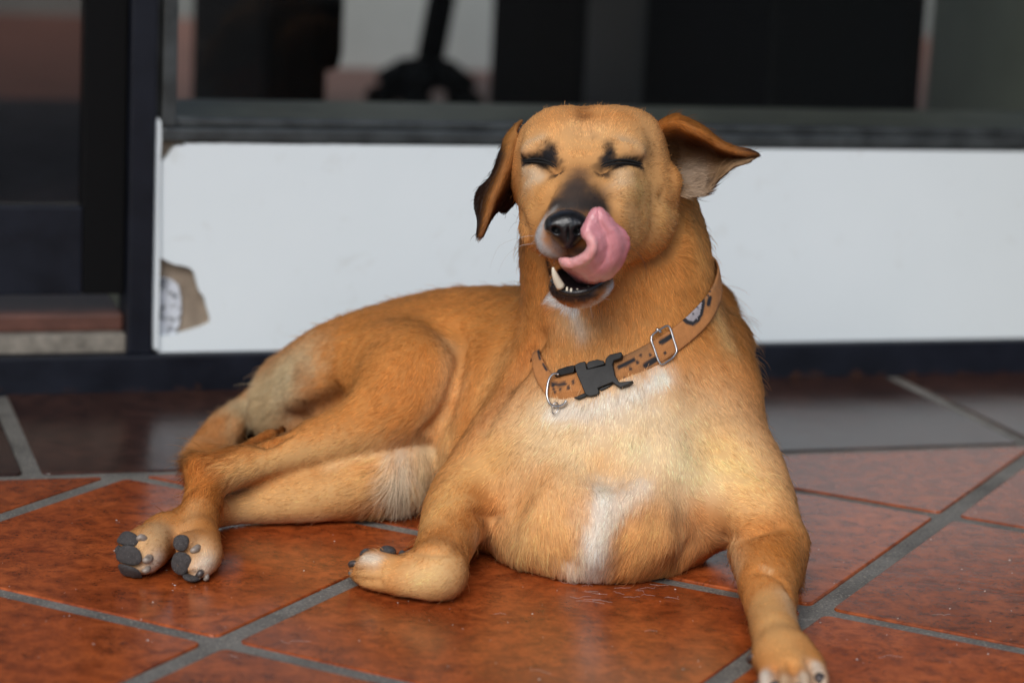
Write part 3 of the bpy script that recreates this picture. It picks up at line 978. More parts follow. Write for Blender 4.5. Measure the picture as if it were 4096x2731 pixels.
# breast
paint([(560, 445), (640, 430), (700, 450)], .060, (.84, .60, .345), .95)
paint([(545, 420), (560, 460)], .025, (.83, .58, .32), .85)
paint([(660, 440), (715, 480)], .03, (.86, .64, .39), .9)
paint([(556, 410), (585, 410), (615, 400), (645, 388), (662, 374)], .0095, (.88, .78, .66), 1.0, .3)
paint([(600, 418), (640, 405)], .014, (.82, .66, .48), .45, .3)
paint([(520, 535), (560, 555), (540, 520)], .034, (.74, .50, .27), .8)
paint([(545, 482), (528, 500)], .020, (.52, .235, .068), .6, .2)
paint([(600, 458), (602, 475)], .012, (.60, .33, .13), .5)
paint([(510, 545), (540, 560), (560, 570)], .016, (.68, .44, .22), .6)
paint([(605, 492), (603, 515), (596, 545), (592, 575)], .0125, (.88, .80, .70), 1.0, .25)
paint([(590, 575), (570, 572)], .010, WHITE, .7, .2)
paint([(606, 478), (606, 490)], .007, (.78, .62, .42), .8, .3)
paint([(640, 488), (620, 505), (605, 520)], .010, (.80, .68, .55), .85, .25)
paint([(636, 540), (655, 528), (642, 555)], .018, (.68, .40, .175), .8, .2)
paint([(545, 530), (560, 545)], .016, (.62, .35, .145), .6)
# right fore leg
paint([(500, 455), (465, 485), (440, 510)], .024, (.68, .42, .18), .8)
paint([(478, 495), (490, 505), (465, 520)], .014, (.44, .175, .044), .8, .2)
paint([(440, 530), (455, 540)], .012, (.50, .22, .07), .6)
paint([(440, 575), (420, 580)], .022, (.76, .52, .28), .9, .2)
paint([(378, 572), (362, 575)], .014, (.66, .42, .20), .7, .2)
paint([(375, 558), (365, 556)], .007, (.80, .70, .56), .85)
paint([(476, 538), (488, 540)], .008, (.66, .44, .27), .6)
paint([(480, 517), (483, 520)], .0025, BLACK, .7); paint([(495, 514), (498, 517)], .003, BLACK, .7)
# left fore leg
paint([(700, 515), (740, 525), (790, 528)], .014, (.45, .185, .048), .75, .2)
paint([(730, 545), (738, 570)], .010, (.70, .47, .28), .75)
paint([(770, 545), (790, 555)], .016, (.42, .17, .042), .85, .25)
paint([(770, 570), (762, 566)], .003, CREAM, .8, .3)
paint([(765, 600), (775, 630)], .020, (.68, .42, .19), .8)
paint([(720, 450), (750, 490)], .03, (.72, .46, .21), .8)
paint([(785, 595), (793, 615)], .008, (.72, .49, .30), .8, .2)
paint([(780, 640), (795, 655)], .014, (.62, .36, .15), .7, .3)
paint([(764, 672), (764, 685)], .007, (.84, .74, .62), .95); paint([(781, 676), (783, 688)], .006, (.74, .55, .36), .8)
paint([(801, 674), (803, 688)], .007, (.80, .66, .50), .9); paint([(815, 664), (821, 680)], .006, (.82, .70, .56), .9)
# neck
paint([(690, 230), (700, 270), (705, 310)], .035, (.50, .225, .062), .8)
paint([(660, 290), (670, 330)], .03, (.54, .265, .085), .7)
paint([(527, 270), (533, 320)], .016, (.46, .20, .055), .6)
paint([(570, 320), (585, 325)], .015, (.62, .44, .27), .8, .3)
paint([(575, 318), (582, 335)], .006, (.78, .68, .56), .7)
paint([(600, 320), (608, 330)], .010, (.33, .17, .07), .45, .3)
paint([(600, 350), (640, 340), (560, 355)], .016, (.55, .28, .095), .6)
paint([(730, 290), (742, 320), (750, 350)], .020, (.36, .14, .034), .75)
paint([(715, 310), (725, 340)], .014, (.66, .45, .22), .7)
paint([(664, 200), (681, 215), (681, 234), (668, 253), (645, 265)], .0055, (.30, .105, .022), .6, .3)  # crease shade between cheek and neck, painted as a dark stroke
# head
paint([(540, 130), (590, 135), (640, 130)], .040, (.70, .44, .22), .85)
paint([(525, 205), (560, 180), (600, 180), (640, 200)], .03, (.68, .40, .18), .7)
paint([(515, 160), (516, 200)], .012, (.44, .18, .05), .6)
paint([(545, 120), (625, 118)], .016, (.45, .19, .052), .55)
paint([(583, 108), (583, 116)], .007, (.17, .065, .022), .75, .3)
paint([(590, 133), (594, 136)], .003, (.15, .08, .05), .55, .4); paint([(575, 128), (600, 132)], .010, (.62, .42, .24), .5)
paint([(530, 146), (540, 141), (528, 150)], .006, (.66, .50, .33), .7); paint([(632, 147), (622, 143), (640, 153)], .006, (.66, .50, .33), .7)
paint([(528, 172), (538, 178), (530, 184)], .007, (.70, .54, .37), .85, .3); paint([(622, 174), (630, 176), (620, 184)], .007, (.70, .54, .37), .85, .3)
paint([(540, 195), (545, 215)], .012, (.60, .33, .13), .6)
paint([(640, 190), (660, 215), (640, 240)], .030, (.72, .44, .20), .9)  # golden right cheek, lightened to make up for weaker sunlight there
paint([(690, 225), (700, 255)], .02, (.64, .34, .12), .8)  # right of the neck lightened too, against the weaker light
paint([(622, 200), (632, 225)], .008, (.64, .45, .25), .5)
paint([(655, 250), (672, 238)], .012, (.60, .31, .115), .5)
paint([(581, 168), (578, 182)], .008, (.23, .125, .075), .75, .2)
paint([(580, 172), (577, 190)], .0115, (.13, .082, .058), .85, .2)
paint([(577, 188), (566, 198), (592, 198)], .012, (.085, .058, .046), .9, .2)
paint([(576, 190), (572, 200), (557, 205), (600, 203), (573, 198)], .0125, (.070, .048, .038), .95, .2)
paint([(553, 203), (568, 206), (585, 206), (604, 206)], .0068, (.050, .040, .036), .95, .15)
paint([(606, 215), (606, 232)], .006, (.10, .065, .045), .8)
paint([(541, 224), (536, 238), (541, 250), (551, 256)], .0080, (.60, .58, .57), 1.0, .2, 3.0)
paint([(549, 215), (553, 209)], .0035, (.34, .32, .30), .8)
paint([(553, 240), (560, 251), (556, 246)], .0052, (.20, .18, .185), .8, .4)
paint([(568, 244), (569, 256)], .003, BLACK, .95)
paint([(578, 251), (590, 250)], .006, (.05, .045, .05), .9, .2)
paint([(583, 256), (572, 258), (560, 259)], .003, (.35, .33, .33), .5)
for ex in (((524, 161), (538, 160), (553, 165)), ((602, 164), (620, 161.5), (640, 164))):
    paint(list(ex), .0058, BLACK, 1.0, .15, 6.0)
paint([(549, 157), (552, 163), (555, 168)], .0088, BLACK, 1.0, .3, 5.0); paint([(614, 161), (608, 161), (603, 166)], .0092, BLACK, 1.0, .3, 5.0)
paint([(548, 148), (548, 152), (549, 158)], .0050, BLACK, 1.0, .4, 3.0); paint([(611, 147), (610, 152), (609, 158)], .0052, BLACK, 1.0, .4, 3.0)
paint([(553, 170), (549, 174)], .0035, DBR, .7, .3); paint([(603, 171), (608, 175)], .0035, DBR, .7, .3)
# lips and chin
paint([(543, 262), (545, 271), (550, 281)], .0080, BLACK, 1.0, .1, 4.0)
paint([(548, 282), (556, 289), (570, 292), (586, 291), (600, 285), (611, 277)], .0062, BLACK, 1.0, .15, 3.0)
paint([(556, 293), (571, 298), (590, 294)], .0066, (.035, .03, .033), .95, .3)
paint([(551, 296), (558, 302), (572, 307), (588, 305), (600, 299), (611, 288)], .0048, (.88, .86, .84), 1.0, .3, 3.0)
# inside of the mouth: bare, dark
def in_mouth(P):
    mc = at(578, 275, 1.808)
    q = np.stack([(P - mc) @ RX / (34 * 1.808 * RU), (P - mc) @ RY / (12.5 * 1.808 * RU), (P - mc) @ RZ / .048], 1)
    return (q ** 2).sum(1) < 1.22
DEN[in_mouth(BV)] = 0
DEN *= 1 - .95 * np.exp(-(dist_to(BV, line3([(544, 262), (546, 271), (551, 282), (571, 291), (596, 286), (610, 277)])) / .0042) ** 4)
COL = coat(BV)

def plen(pts, rad, v):
    global LEN
    LEN = LEN + (v - LEN) * np.exp(-(dist_to(BV, line3(pts)) / rad) ** 2)
plen([(585, 180), (585, 130)], .09, .0038); plen([(545, 130), (620, 130)], .03, .0045); plen([(570, 215), (560, 240), (590, 240), (575, 195)], .028, .0024)
plen([(524, 161), (556, 166)], .010, .0022); plen([(602, 165), (641, 164)], .010, .0022)
plen([(540, 250), (570, 298), (600, 290)], .010, .0036)
plen([(620, 320), (690, 280)], .06, .0085); plen([(735, 300), (750, 350)], .03, .015)
plen([(765, 600), (780, 660)], .06, .0045); plen([(440, 570), (375, 570)], .04, .0045); plen([(200, 520), (195, 570), (140, 555)], .04, .004)
plen([(240, 470), (330, 450), (330, 500), (240, 510)], .03, .0055)
plen([(500, 550), (600, 580), (660, 560), (690, 545)], .030, .0115)
plen([(402, 470), (404, 505)], .03, .022); plen([(262, 395), (255, 415)], .03, .020)
plen([(225, 430), (208, 470)], .03, .020); plen([(730, 548), (725, 555)], .012, .012); plen([(800, 585), (797, 597)], .010, .011)
plen([(413, 542), (408, 546)], .008, .010); plen([(660, 255), (680, 235), (700, 250)], .02, .0095)

FLOW = [((570, 203), (575, 185)), ((580, 182), (583, 155)), ((583, 150), (583, 118)), ((590, 205), (598, 188)), ((545, 198), (534, 184)), ((530, 178), (519, 165)),
        ((556, 140), (548, 115)), ((540, 140), (522, 128)), ((620, 140), (630, 113)), ((640, 150), (660, 140)), ((612, 190), (640, 188)), ((640, 200), (664, 214)),
        ((660, 220), (678, 238)), ((612, 236), (645, 250)), ((541, 230), (535, 240)), ((552, 245), (547, 257)), ((585, 248), (592, 257)), ((561, 297), (558, 305)), ((585, 297), (588, 305)),
        ((605, 288), (610, 282)), ((520, 200), (517, 225)), ((522, 240), (522, 290)), ((530, 300), (540, 345)), ((560, 318), (568, 350)), ((600, 315), (600, 355)), ((660, 270), (672, 320)),
        ((695, 245), (708, 290)), ((700, 325), (722, 365)), ((650, 350), (650, 390)), ((620, 400), (618, 440)), ((565, 425), (548, 460)), ((618, 450), (612, 485)), ((690, 400), (715, 440)),
        ((730, 400), (755, 440)), ((735, 320), (752, 360)), ((740, 440), (765, 475)), ((560, 490), (562, 535)), ((525, 520), (520, 555)), ((592, 535), (590, 575)), ((640, 520), (625, 560)),
        ((665, 535), (655, 562)), ((605, 490), (600, 530)), ((505, 440), (468, 470)), ((465, 475), (440, 510)), ((442, 515), (434, 552)), ((470, 500), (455, 540)), ((445, 565), (415, 578)),
        ((400, 575), (366, 572)), ((720, 470), (760, 500)), ((700, 500), (750, 520)), ((770, 535), (785, 560)), ((730, 545), (742, 575)), ((775, 570), (775, 600)), ((770, 605), (778, 640)),
        ((780, 640), (790, 672)), ((515, 320), (475, 325)), ((480, 310), (430, 315)), ((505, 370), (485, 410)), ((480, 410), (462, 440)), ((430, 320), (385, 325)), ((385, 325), (325, 345)),
        ((330, 355), (285, 380)), ((285, 385), (258, 412)), ((430, 350), (425, 395)), ((380, 360), (350, 395)), ((410, 400), (375, 425)), ((365, 425), (310, 447)), ((300, 452), (250, 470)),
        ((240, 470), (212, 482)), ((205, 488), (202, 520)), ((202, 522), (197, 555)), ((380, 480), (330, 495)), ((320, 500), (260, 508)), ((180, 522), (145, 548)), ((424, 455), (412, 500)),
        ((404, 470), (400, 508)), ((232, 420), (208, 470)), ((300, 420), (270, 436))]
FP, FD = [], []
for a, b in FLOW:
    pa, pb = pick(*a)[0], pick(*b)[0]
    v = pb - pa
    for t in (0.0, .5, 1.0):
        FP.append(pa + v * t); FD.append(v / (np.linalg.norm(v) + 1e-9))
FP, FD = np.array(FP), np.array(FD)
FLO = np.zeros_like(BV)
for i in range(0, len(BV), 20000):
    d2 = ((BV[i:i + 20000, None, :] - FP[None]) ** 2).sum(2)
    wgt = 1.0 / (d2 + 2.5e-5) ** 1.6
    FLO[i:i + 20000] = wgt @ FD
FLO -= BN * (FLO * BN).sum(1)[:, None]
FLO /= np.linalg.norm(FLO, axis=1)[:, None] + 1e-9

DEN *= 1 + 1.6 * np.exp(-(dist_to(BV, line3([(585, 130), (580, 180), (570, 230), (575, 295)])) / .06) ** 2)

# ------------------------------------------------------------------ hair
def coat_material(name, rough, hair):
    m = bpy.data.materials.new(name); m.use_nodes = True
    nt = m.node_tree
    at_ = nt.nodes.new('ShaderNodeAttribute'); at_.attribute_name = 'coat'
    if hair:
        for n in list(nt.nodes):
            if n.type == 'BSDF_PRINCIPLED': nt.nodes.remove(n)
        h = nt.nodes.new('ShaderNodeBsdfHairPrincipled')
        h.model = 'CHIANG'; h.parametrization = 'COLOR'
        h.inputs['Roughness'].default_value = rough
        h.inputs['Radial Roughness'].default_value = 0.45
        h.inputs['Coat'].default_value = 0.0
        h.inputs['IOR'].default_value = 1.42
        h.inputs['Random Roughness'].default_value = 0.1
        nt.links.new(at_.outputs['Color'], h.inputs['Color'])
        sn = nt.nodes.new('ShaderNodeAttribute'); sn.attribute_name = 'skin_normal'
        df = nt.nodes.new('ShaderNodeBsdfDiffuse')
        nt.links.new(at_.outputs['Color'], df.inputs['Color'])
        nt.links.new(sn.outputs['Vector'], df.inputs['Normal'])
        ms = nt.nodes.new('ShaderNodeMixShader'); ms.inputs[0].default_value = 0.20
        nt.links.new(df.outputs[0], ms.inputs[1]); nt.links.new(h.outputs[0], ms.inputs[2])
        nt.links.new(ms.outputs[0], nt.nodes['Material Output'].inputs[0])
    else:
        b = nt.nodes['Principled BSDF']
        nt.links.new(at_.outputs['Color'], b.inputs['Base Color'])
        b.inputs['Roughness'].default_value = rough
        b.inputs['Specular IOR Level'].default_value = 0.2
    return m
M_skin = coat_material('dog_skin', 0.8, False)
M_hair = coat_material('dog_hair', 0.40, True)
M_hairear = coat_material('ear_hair', 0.5, True)
for n_ in M_hairear.node_tree.nodes:
    if n_.type == 'MIX_SHADER': n_.inputs[0].default_value = 0.04

def grow(name, V, Q, Nn, COLr, FL, LN, DE, count, seed, parent, mat, lift=0.30, wid=0.00030, floor_z=0.0006, npt=5):
    rg = np.random.default_rng(seed)
    T = tris(Q)
    A, B_, C_ = V[T[:, 0]], V[T[:, 1]], V[T[:, 2]]
    ar = np.linalg.norm(np.cross(B_ - A, C_ - A), axis=1) * DE[T].mean(1)
    cum = np.cumsum(ar)
    ti = np.searchsorted(cum, rg.random(count) * cum[-1])
    r1, r2 = rg.random(count), rg.random(count)
    sw = r1 + r2 > 1; r1[sw], r2[sw] = 1 - r1[sw], 1 - r2[sw]
    w3 = np.stack([1 - r1 - r2, r1, r2], 1)
    lerp = lambda X: (X[T[ti]] * (w3[..., None] if X.ndim > 1 else w3)).sum(1)
    P, n, f, L = lerp(V), lerp(Nn), lerp(FL), lerp(LN)
    c = COLr(P) if callable(COLr) else lerp(COLr)
    n /= np.linalg.norm(n, axis=1)[:, None] + 1e-9
    # local disorder: small clumps lean together, single hairs stray
    s = np.cross(n, f)
    ang = .30 * vnoise(P, 120, seed) + .22 * vnoise(P, 320, seed + 1) + rg.normal(0, .13, count)
    f = f * np.cos(ang)[:, None] + s * np.sin(ang)[:, None]
    lf = lift * (1 + .5 * vnoise(P, 150, seed + 2) + rg.normal(0, .22, count))
    stray = rg.random(count) < .012
    lf = np.where(stray, lf * 2.6, lf); 
    L = L * (1 + .18 * vnoise(P, 200, seed + 3) + rg.normal(0, .16, count)); L = np.clip(L, .0012, .04)
    L = np.where(stray, L * 1.5, L)
    c = c * np.clip(1 + .10 * vnoise(P, 520, seed + 6) + .10 * vnoise(P, 230, seed + 4) + rg.normal(0, .20, count), .40, 1.7)[:, None]
    c = np.clip(c, .003, .93)
    t = np.linspace(0, 1, npt)[None, :, None]
    K = P[:, None, :] - n[:, None, :] * .0006 + L[:, None, None] * (f[:, None, :] * t + n[:, None, :] * (lf[:, None, None] * (t - .55 * t * t)))
    K[..., 2] = np.maximum(K[..., 2], floor_z + rg.random(count)[:, None] * .0012)
    cu = bpy.data.hair_curves.new(name)
    cu.add_curves([npt] * count)
    cu.points.foreach_set('position', K.astype(np.float32).ravel())
    rad = (wid * .5 * np.array([1.0, .95, .85, .6, .12])[None, :] * rg.uniform(.75, 1.25, (count, 1))).astype(np.float32)
    ra = cu.attributes.get('radius') or cu.attributes.new('radius', 'FLOAT', 'POINT')
    ra.data.foreach_set('value', rad.ravel())
    ca = cu.attributes.new('coat', 'FLOAT_COLOR', 'CURVE')
    ca.data.foreach_set('color', np.concatenate([c, np.ones((count, 1))], 1).astype(np.float32).ravel())
    na = cu.attributes.new('skin_normal', 'FLOAT_VECTOR', 'CURVE')
    na.data.foreach_set('vector', n.astype(np.float32).ravel())
    cu.materials.append(mat)
    o = bpy.data.objects.new(name, cu)
    C.objects.link(o); o.parent = parent; o.matrix_parent_inverse = Matrix.Translation(-root_of(parent))
    tag(o, kind='stuff')
    return o

def root_of(o):
    l = Vector((0, 0, 0))
    while o is not None:
        l += o.location; o = o.parent
    return l

def coat_attr(me, col):
    a = me.attributes.new('coat', 'FLOAT_COLOR', 'POINT')
    a.data.foreach_set('color', np.concatenate([col, np.ones((len(col), 1))], 1).astype(np.float32).ravel())

HAIRS = 380000
dog = empty('dog', (0.02, 1.95, 0.0))
tag(dog, 'tan dog lying on the terracotta tiles, eyes shut, licking its nose', 'dog')
body = mesh('body', BV, BQ, M_skin, dog, True)
coat_attr(body.data, np.clip(COL * .66, 0, 1))
grow('fur', BV, BQ, BN, coat, FLO, LEN, DEN, HAIRS, 5, dog, M_hair)

# ------------------------------------------------------------------ ears: folded flaps of skin with their own hair
def cr(P, n):
    """Catmull-Rom through rows of P (k, ..., 3) -> n rows"""
    P = np.array(P, float); k = len(P)
    out = []
    for x in np.linspace(0, k - 1, n):
        i = min(int(x), k - 2); t = x - i
        p0, p1, p2, p3 = P[max(i - 1, 0)], P[i], P[i + 1], P[min(i + 2, k - 1)]
        out.append(0.5 * (2 * p1 + (p2 - p0) * t + (2 * p0 - 5 * p1 + 4 * p2 - p3) * t * t + (3 * p1 - p0 - 3 * p2 + p3) * t ** 3))
    return np.array(out)

def flap(ctrl, nu, nv, thick, power=4):
    """closed sheet from a control grid of (x, y, d); thickness fades at the side edges"""
    G = np.array([[at(*p) for p in row] for row in ctrl])
    G = cr(G, nu)
    G = np.swapaxes(cr(np.swapaxes(G, 0, 1), nv), 0, 1)
    du, dv = np.gradient(G, axis=0), np.gradient(G, axis=1)
    n = np.cross(du, dv); n /= np.linalg.norm(n, axis=2)[..., None] + 1e-12
    v = np.linspace(-1, 1, nv)
    pr = np.sqrt(np.clip(1 - np.abs(v) ** power, 0, 1))[None, :]
    u = np.linspace(0, 1, nu)
    pr = pr * np.sqrt(np.clip(1 - u ** 10, 0.02, 1))[:, None]
    h = thick * .5 * pr
    top, bot = G + n * h[..., None], G - n * h[..., None]
    V = np.concatenate([top.reshape(-1, 3), bot.reshape(-1, 3)])
    F = []
    o = nu * nv
    for i in range(nu - 1):
        for j in range(nv - 1):
            a = i * nv + j
            F.append((a, a + nv, a + nv + 1, a + 1)); F.append((o + a, o + a + 1, o + a + nv + 1, o + a + nv))
    for i in range(nu - 1):
        a = i * nv; F.append((a, a + o, a + o + nv, a + nv))
        a = i * nv + nv - 1; F.append((a, a + nv, a + nv + o, a + o))
    for j in range(nv - 1):
        a = (nu - 1) * nv + j; F.append((a, a + o, a + o + 1, a + 1))
        F.append((j, j + 1, j + 1 + o, j + o))
    return V, np.array(F), np.tile(u[:, None], (1, nv)).ravel(), np.tile(v[None, :], (nu, 1)).ravel(), du.reshape(-1, 3)

def make_ear(ctrl, colour, seed, count, label=None, lens=None):
    V, F, u, v, du = flap(ctrl, 30, 26, .0034, 6)
    u2, v2 = np.concatenate([u, u]), np.concatenate([v, v])
    side = np.concatenate([np.ones(len(u)), -np.ones(len(u))])
    Nn = normals(V, tris(F))
    # make the normals point out of the sheet
    G = .5 * (V[:len(u)] + V[len(u):]); out = V - np.concatenate([G, G])
    bad = (Nn * out).sum(1).mean() < 0
    if bad: F = F[:, ::-1]; Nn = -Nn
    toward = (Nn * (CAMP - V)).sum(1) > 0        # which face of the flap: the one turned to the front, or the back
    col = np.array([colour(a, b, s) for a, b, s in zip(u2, v2, side)])
    col = np.clip(col * (1 + .12 * vnoise(V, 90, seed))[:, None], .004, .9)
    e = mesh('ear', V, F, M_skin, dog, True)
    if label: tag(e, label)
    coat_attr(e.data, col * .66)
    FL = np.concatenate([du, du]); FL /= np.linalg.norm(FL, axis=1)[:, None] + 1e-9
    ln = np.array([lens(a, b, s) for a, b, s in zip(u2, v2, side)])
    g = grow('fur', V, F, Nn, col, FL, ln, np.ones(len(V)), count, seed, dog, M_hairear, .30, .00022)
    g.parent = e; g.matrix_parent_inverse = Matrix.Identity(4)
    return e

def lerp3(a, b, t): return tuple(x + (y - x) * t for x, y in zip(a, b))
def sstep(x, a, b):
    t = min(1, max(0, (x - a) / (b - a))); return t * t * (3 - 2 * t)

# ear at the right of the picture: thrown out sideways, its hollow turned to the front
EAR_R = [
    [(655, 124, 1.945), (660, 127, 1.925), (660, 148, 1.935), (662, 172, 1.938), (664, 190, 1.935)],
    [(672, 116, 1.950), (675, 123, 1.915), (676, 146, 1.948), (676, 174, 1.945), (679, 196, 1.925)],
    [(686, 118, 1.955), (690, 129, 1.912), (691, 148, 1.952), (691, 172, 1.948), (694, 197, 1.925)],
    [(701, 125, 1.960), (705, 136, 1.915), (707, 152, 1.950), (706, 174, 1.945), (706, 194, 1.925)],
    [(716, 137, 1.960), (719, 145, 1.920), (721, 157, 1.942), (719, 170, 1.938), (717, 181, 1.925)],
    [(733, 146, 1.955), (734, 151, 1.925), (736, 157, 1.935), (735, 163, 1.935), (733, 168, 1.928)],
    [(748, 150, 1.950), (749, 153, 1.930), (750, 157, 1.932), (749.5, 160, 1.932), (748, 162.5, 1.930)],
    [(757, 153.5, 1.945), (757.2, 154.5, 1.935), (757.5, 156, 1.935), (757, 157, 1.935), (756, 158, 1.935)],
]
def ear_r_col(u, v, s):
    rim = lerp3((.42, .15, .032), (.30, .11, .028), u)
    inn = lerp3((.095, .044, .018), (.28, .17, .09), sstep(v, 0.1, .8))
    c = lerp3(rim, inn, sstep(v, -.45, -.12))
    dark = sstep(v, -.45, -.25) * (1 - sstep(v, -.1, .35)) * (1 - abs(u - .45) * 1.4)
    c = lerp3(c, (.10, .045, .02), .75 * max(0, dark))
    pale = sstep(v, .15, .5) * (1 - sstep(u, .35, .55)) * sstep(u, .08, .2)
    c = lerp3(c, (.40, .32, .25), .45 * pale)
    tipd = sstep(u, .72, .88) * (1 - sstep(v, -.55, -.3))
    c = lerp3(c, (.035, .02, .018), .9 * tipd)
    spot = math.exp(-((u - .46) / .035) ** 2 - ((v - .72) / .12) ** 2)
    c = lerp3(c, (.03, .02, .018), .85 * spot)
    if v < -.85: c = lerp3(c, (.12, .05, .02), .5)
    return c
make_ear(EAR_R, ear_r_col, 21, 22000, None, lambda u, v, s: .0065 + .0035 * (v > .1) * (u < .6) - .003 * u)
# tragus fold in front of the right ear
# ear at the left: hanging, seen by its front edge
EAR_L = [
    [(523, 120, 1.955), (517, 128, 1.925), (519, 146, 1.925), (523, 166, 1.935), (526, 182, 1.94)],
    [(513, 130, 1.985), (508, 139, 1.930), (512, 154, 1.915), (519, 174, 1.935), (523, 190, 1.945)],
    [(503, 146, 2.010), (502, 155, 1.945), (506, 167, 1.910), (514, 184, 1.935), (519, 198, 1.950)],
    [(493, 174, 2.020), (494, 176, 1.955), (499, 183, 1.906), (507, 194, 1.930), (513, 206, 1.950)],
    [(478, 190, 2.010), (484, 193, 1.955), (492, 198, 1.904), (499, 204, 1.925), (505, 213, 1.945)],
    [(474.5, 206, 1.985), (480, 209, 1.945), (488, 212, 1.903), (493, 212, 1.915), (497, 212, 1.925)],
    [(478, 220, 1.945), (480, 222, 1.925), (485, 224, 1.903), (487, 224, 1.908), (489, 223, 1.912)],
    [(476.5, 236, 1.915), (477.5, 237, 1.910), (480, 238, 1.905), (482, 237, 1.906), (484, 235, 1.908)],
]
def ear_l_col(u, v, s):
    strip = math.exp(-((v - .02) / .24) ** 2)
    c = lerp3((.035, .017, .012), (.33, .13, .036), strip)
    c = lerp3(c, (.40, .17, .046), (1 - sstep(u, .10, .28)) * (1 - .55 * sstep(v, .3, .8)))
    c = lerp3(c, (.15, .06, .025), .6 * sstep(u, .72, .95) * strip)
    return c
make_ear(EAR_L, ear_l_col, 22, 18000, None, lambda u, v, s: .0062 - .002 * u)

# ------------------------------------------------------------------ nose, tongue, teeth, pads, claws, whiskers
def leather(name, col, rough, scale, b=.5, coat=0.0, dust=0):
    m, nt, bs = newmat(name)
    p = geo_pos(nt)
    vor = N(nt, 'ShaderNodeTexVoronoi', Scale=scale); nt.links.new(p, vor.inputs['Vector'])
    f = noise(nt, scale * .3, 4, .6, p)
    nt.links.new(ramp(nt, f, [(0.3, tuple(c * .7 for c in col)), (0.7, tuple(c * 1.4 for c in col))]), bs.inputs['Base Color'])
    bs.inputs['Roughness'].default_value = rough
    bs.inputs['Coat Weight'].default_value = coat
    bs.inputs['Coat Roughness'].default_value = .25
    if dust:
        d = noise(nt, 1400, 3, .7, p)
        col_ = bs.inputs['Base Color'].links[0].from_socket
        nt.links.new(mix(nt, ramp(nt, d, [(.60, (0,) * 3), (.70, (dust,) * 3)]), col_, (.45, .42, .38)), bs.inputs['Base Color'])
    bump(nt, bs, vor.outputs['Distance'], b, .0006)
    return m
M_nose = leather('wet_nose', (.0065, .0065, .0075), .30, 900, .35, .3)
M_pad = leather('paw_pad_leather', (.042, .037, .036), .75, 1500, 1.0, 0, .55)
M_claw = simple('claw_horn', (.055, .042, .038), .35, 0, 220, .6)
M_clawl = simple('pale_claw_horn', (.22, .18, .15), .4, 0, 220, .5)

c0 = at(567, 226, 1.80)
NF = Field(c0 - .03, c0 + .03, .0009)
NF.ell(567, 223, 1.802, 20.5, 13, .0155, 0, 0)
NF.ell(567, 229, 1.801, 17, 15, .0140, 0, .006)
NF.ell(553.5, 227, 1.800, 8.5, 9.5, .0125, .2, .005)
NF.ell(580.5, 227, 1.800, 8.5, 9.5, .0125, -.2, .005)
NF.ell(568, 240, 1.803, 8, 8.5, .011, 0, .006)
NF.cut(556, 230, 1.786, 5.2, 3.2, .010, .55, .0022)
NF.cut(578.5, 230, 1.786, 5.2, 3.2, .010, -.55, .0022)
NF.cut(548, 234, 1.798, 4.5, 1.8, .012, .5, .0015)
NF.cut(568, 238, 1.786, 1.0, 11, .0062, 0, .0015)
V_, Q_ = surface_nets(NF)
mesh('nose', V_, Q_, M_nose, dog, True)

def tongue_mat():
    m, nt, b = newmat('tongue_flesh')
    a = nt.nodes.new('ShaderNodeAttribute'); a.attribute_name = 'coat'
    p = geo_pos(nt)
    f = noise(nt, 700, 4, .6, p)
    c = mix(nt, f, a.outputs['Color'], (.62, .30, .31), 'MIX')
    mm = mix(nt, .25, a.outputs['Color'], c)
    nt.links.new(mm, b.inputs['Base Color'])
    b.inputs['Roughness'].default_value = .34
    b.inputs['Subsurface Weight'].default_value = .35
    b.inputs['Subsurface Radius'].default_value = (.006, .002, .0015)
    b.inputs['Subsurface Scale'].default_value = .6
    b.inputs['Coat Weight'].default_value = .45
    b.inputs['Coat Roughness'].default_value = .09
    bump(nt, b, noise(nt, 1100, 3, .6, p), .7, .0008)
    return m
M_tong = tongue_mat()
def sstep_a(x, a, b):
    t = np.clip((x - a) / (b - a), 0, 1); return t * t * (3 - 2 * t)
TONG = [
    [(566, 268, 1.850), (572, 274, 1.852), (580, 281, 1.850), (588, 283, 1.848), (594, 285, 1.845)],
    [(559, 258, 1.806), (566, 266, 1.803), (577, 273, 1.808), (589, 280, 1.812), (600, 281, 1.818)],
    [(571, 258.5, 1.796), (577, 265, 1.790), (590, 271, 1.797), (601, 276, 1.803), (609, 278, 1.812)],
    [(582, 254, 1.788), (588, 259, 1.782), (599, 262, 1.790), (611, 267, 1.796), (618, 269, 1.806)],
    [(588, 248, 1.783), (594, 250, 1.777), (604, 250, 1.786), (617, 253, 1.790), (625.5, 256, 1.801)],
    [(587.5, 242, 1.781), (593, 241, 1.775), (604, 239, 1.783), (618, 241, 1.786), (629, 243, 1.797)],
    [(582.5, 236, 1.780), (589, 233, 1.775), (601, 230, 1.781), (614, 231, 1.783), (627, 235, 1.792)],
    [(581.5, 230.5, 1.780), (588, 227, 1.776), (597, 223, 1.779), (608, 222, 1.781), (617, 226, 1.788)],
    [(585.5, 223, 1.781), (590, 220, 1.778), (597, 216.5, 1.779), (604, 215.5, 1.780), (610, 217, 1.785)],
    [(590, 213, 1.783), (593, 211.5, 1.780), (597, 210, 1.780), (600.5, 209.8, 1.781), (603.5, 210.5, 1.784)],
    [(594, 209, 1.785), (595.5, 208.3, 1.784), (597, 208, 1.784), (599, 208, 1.784), (600, 208.5, 1.785)],
]
V_, F_, u_, v_, du_ = flap(TONG, 60, 40, .0042, 6)
u2, v2 = np.concatenate([u_, u_]), np.concatenate([v_, v_])
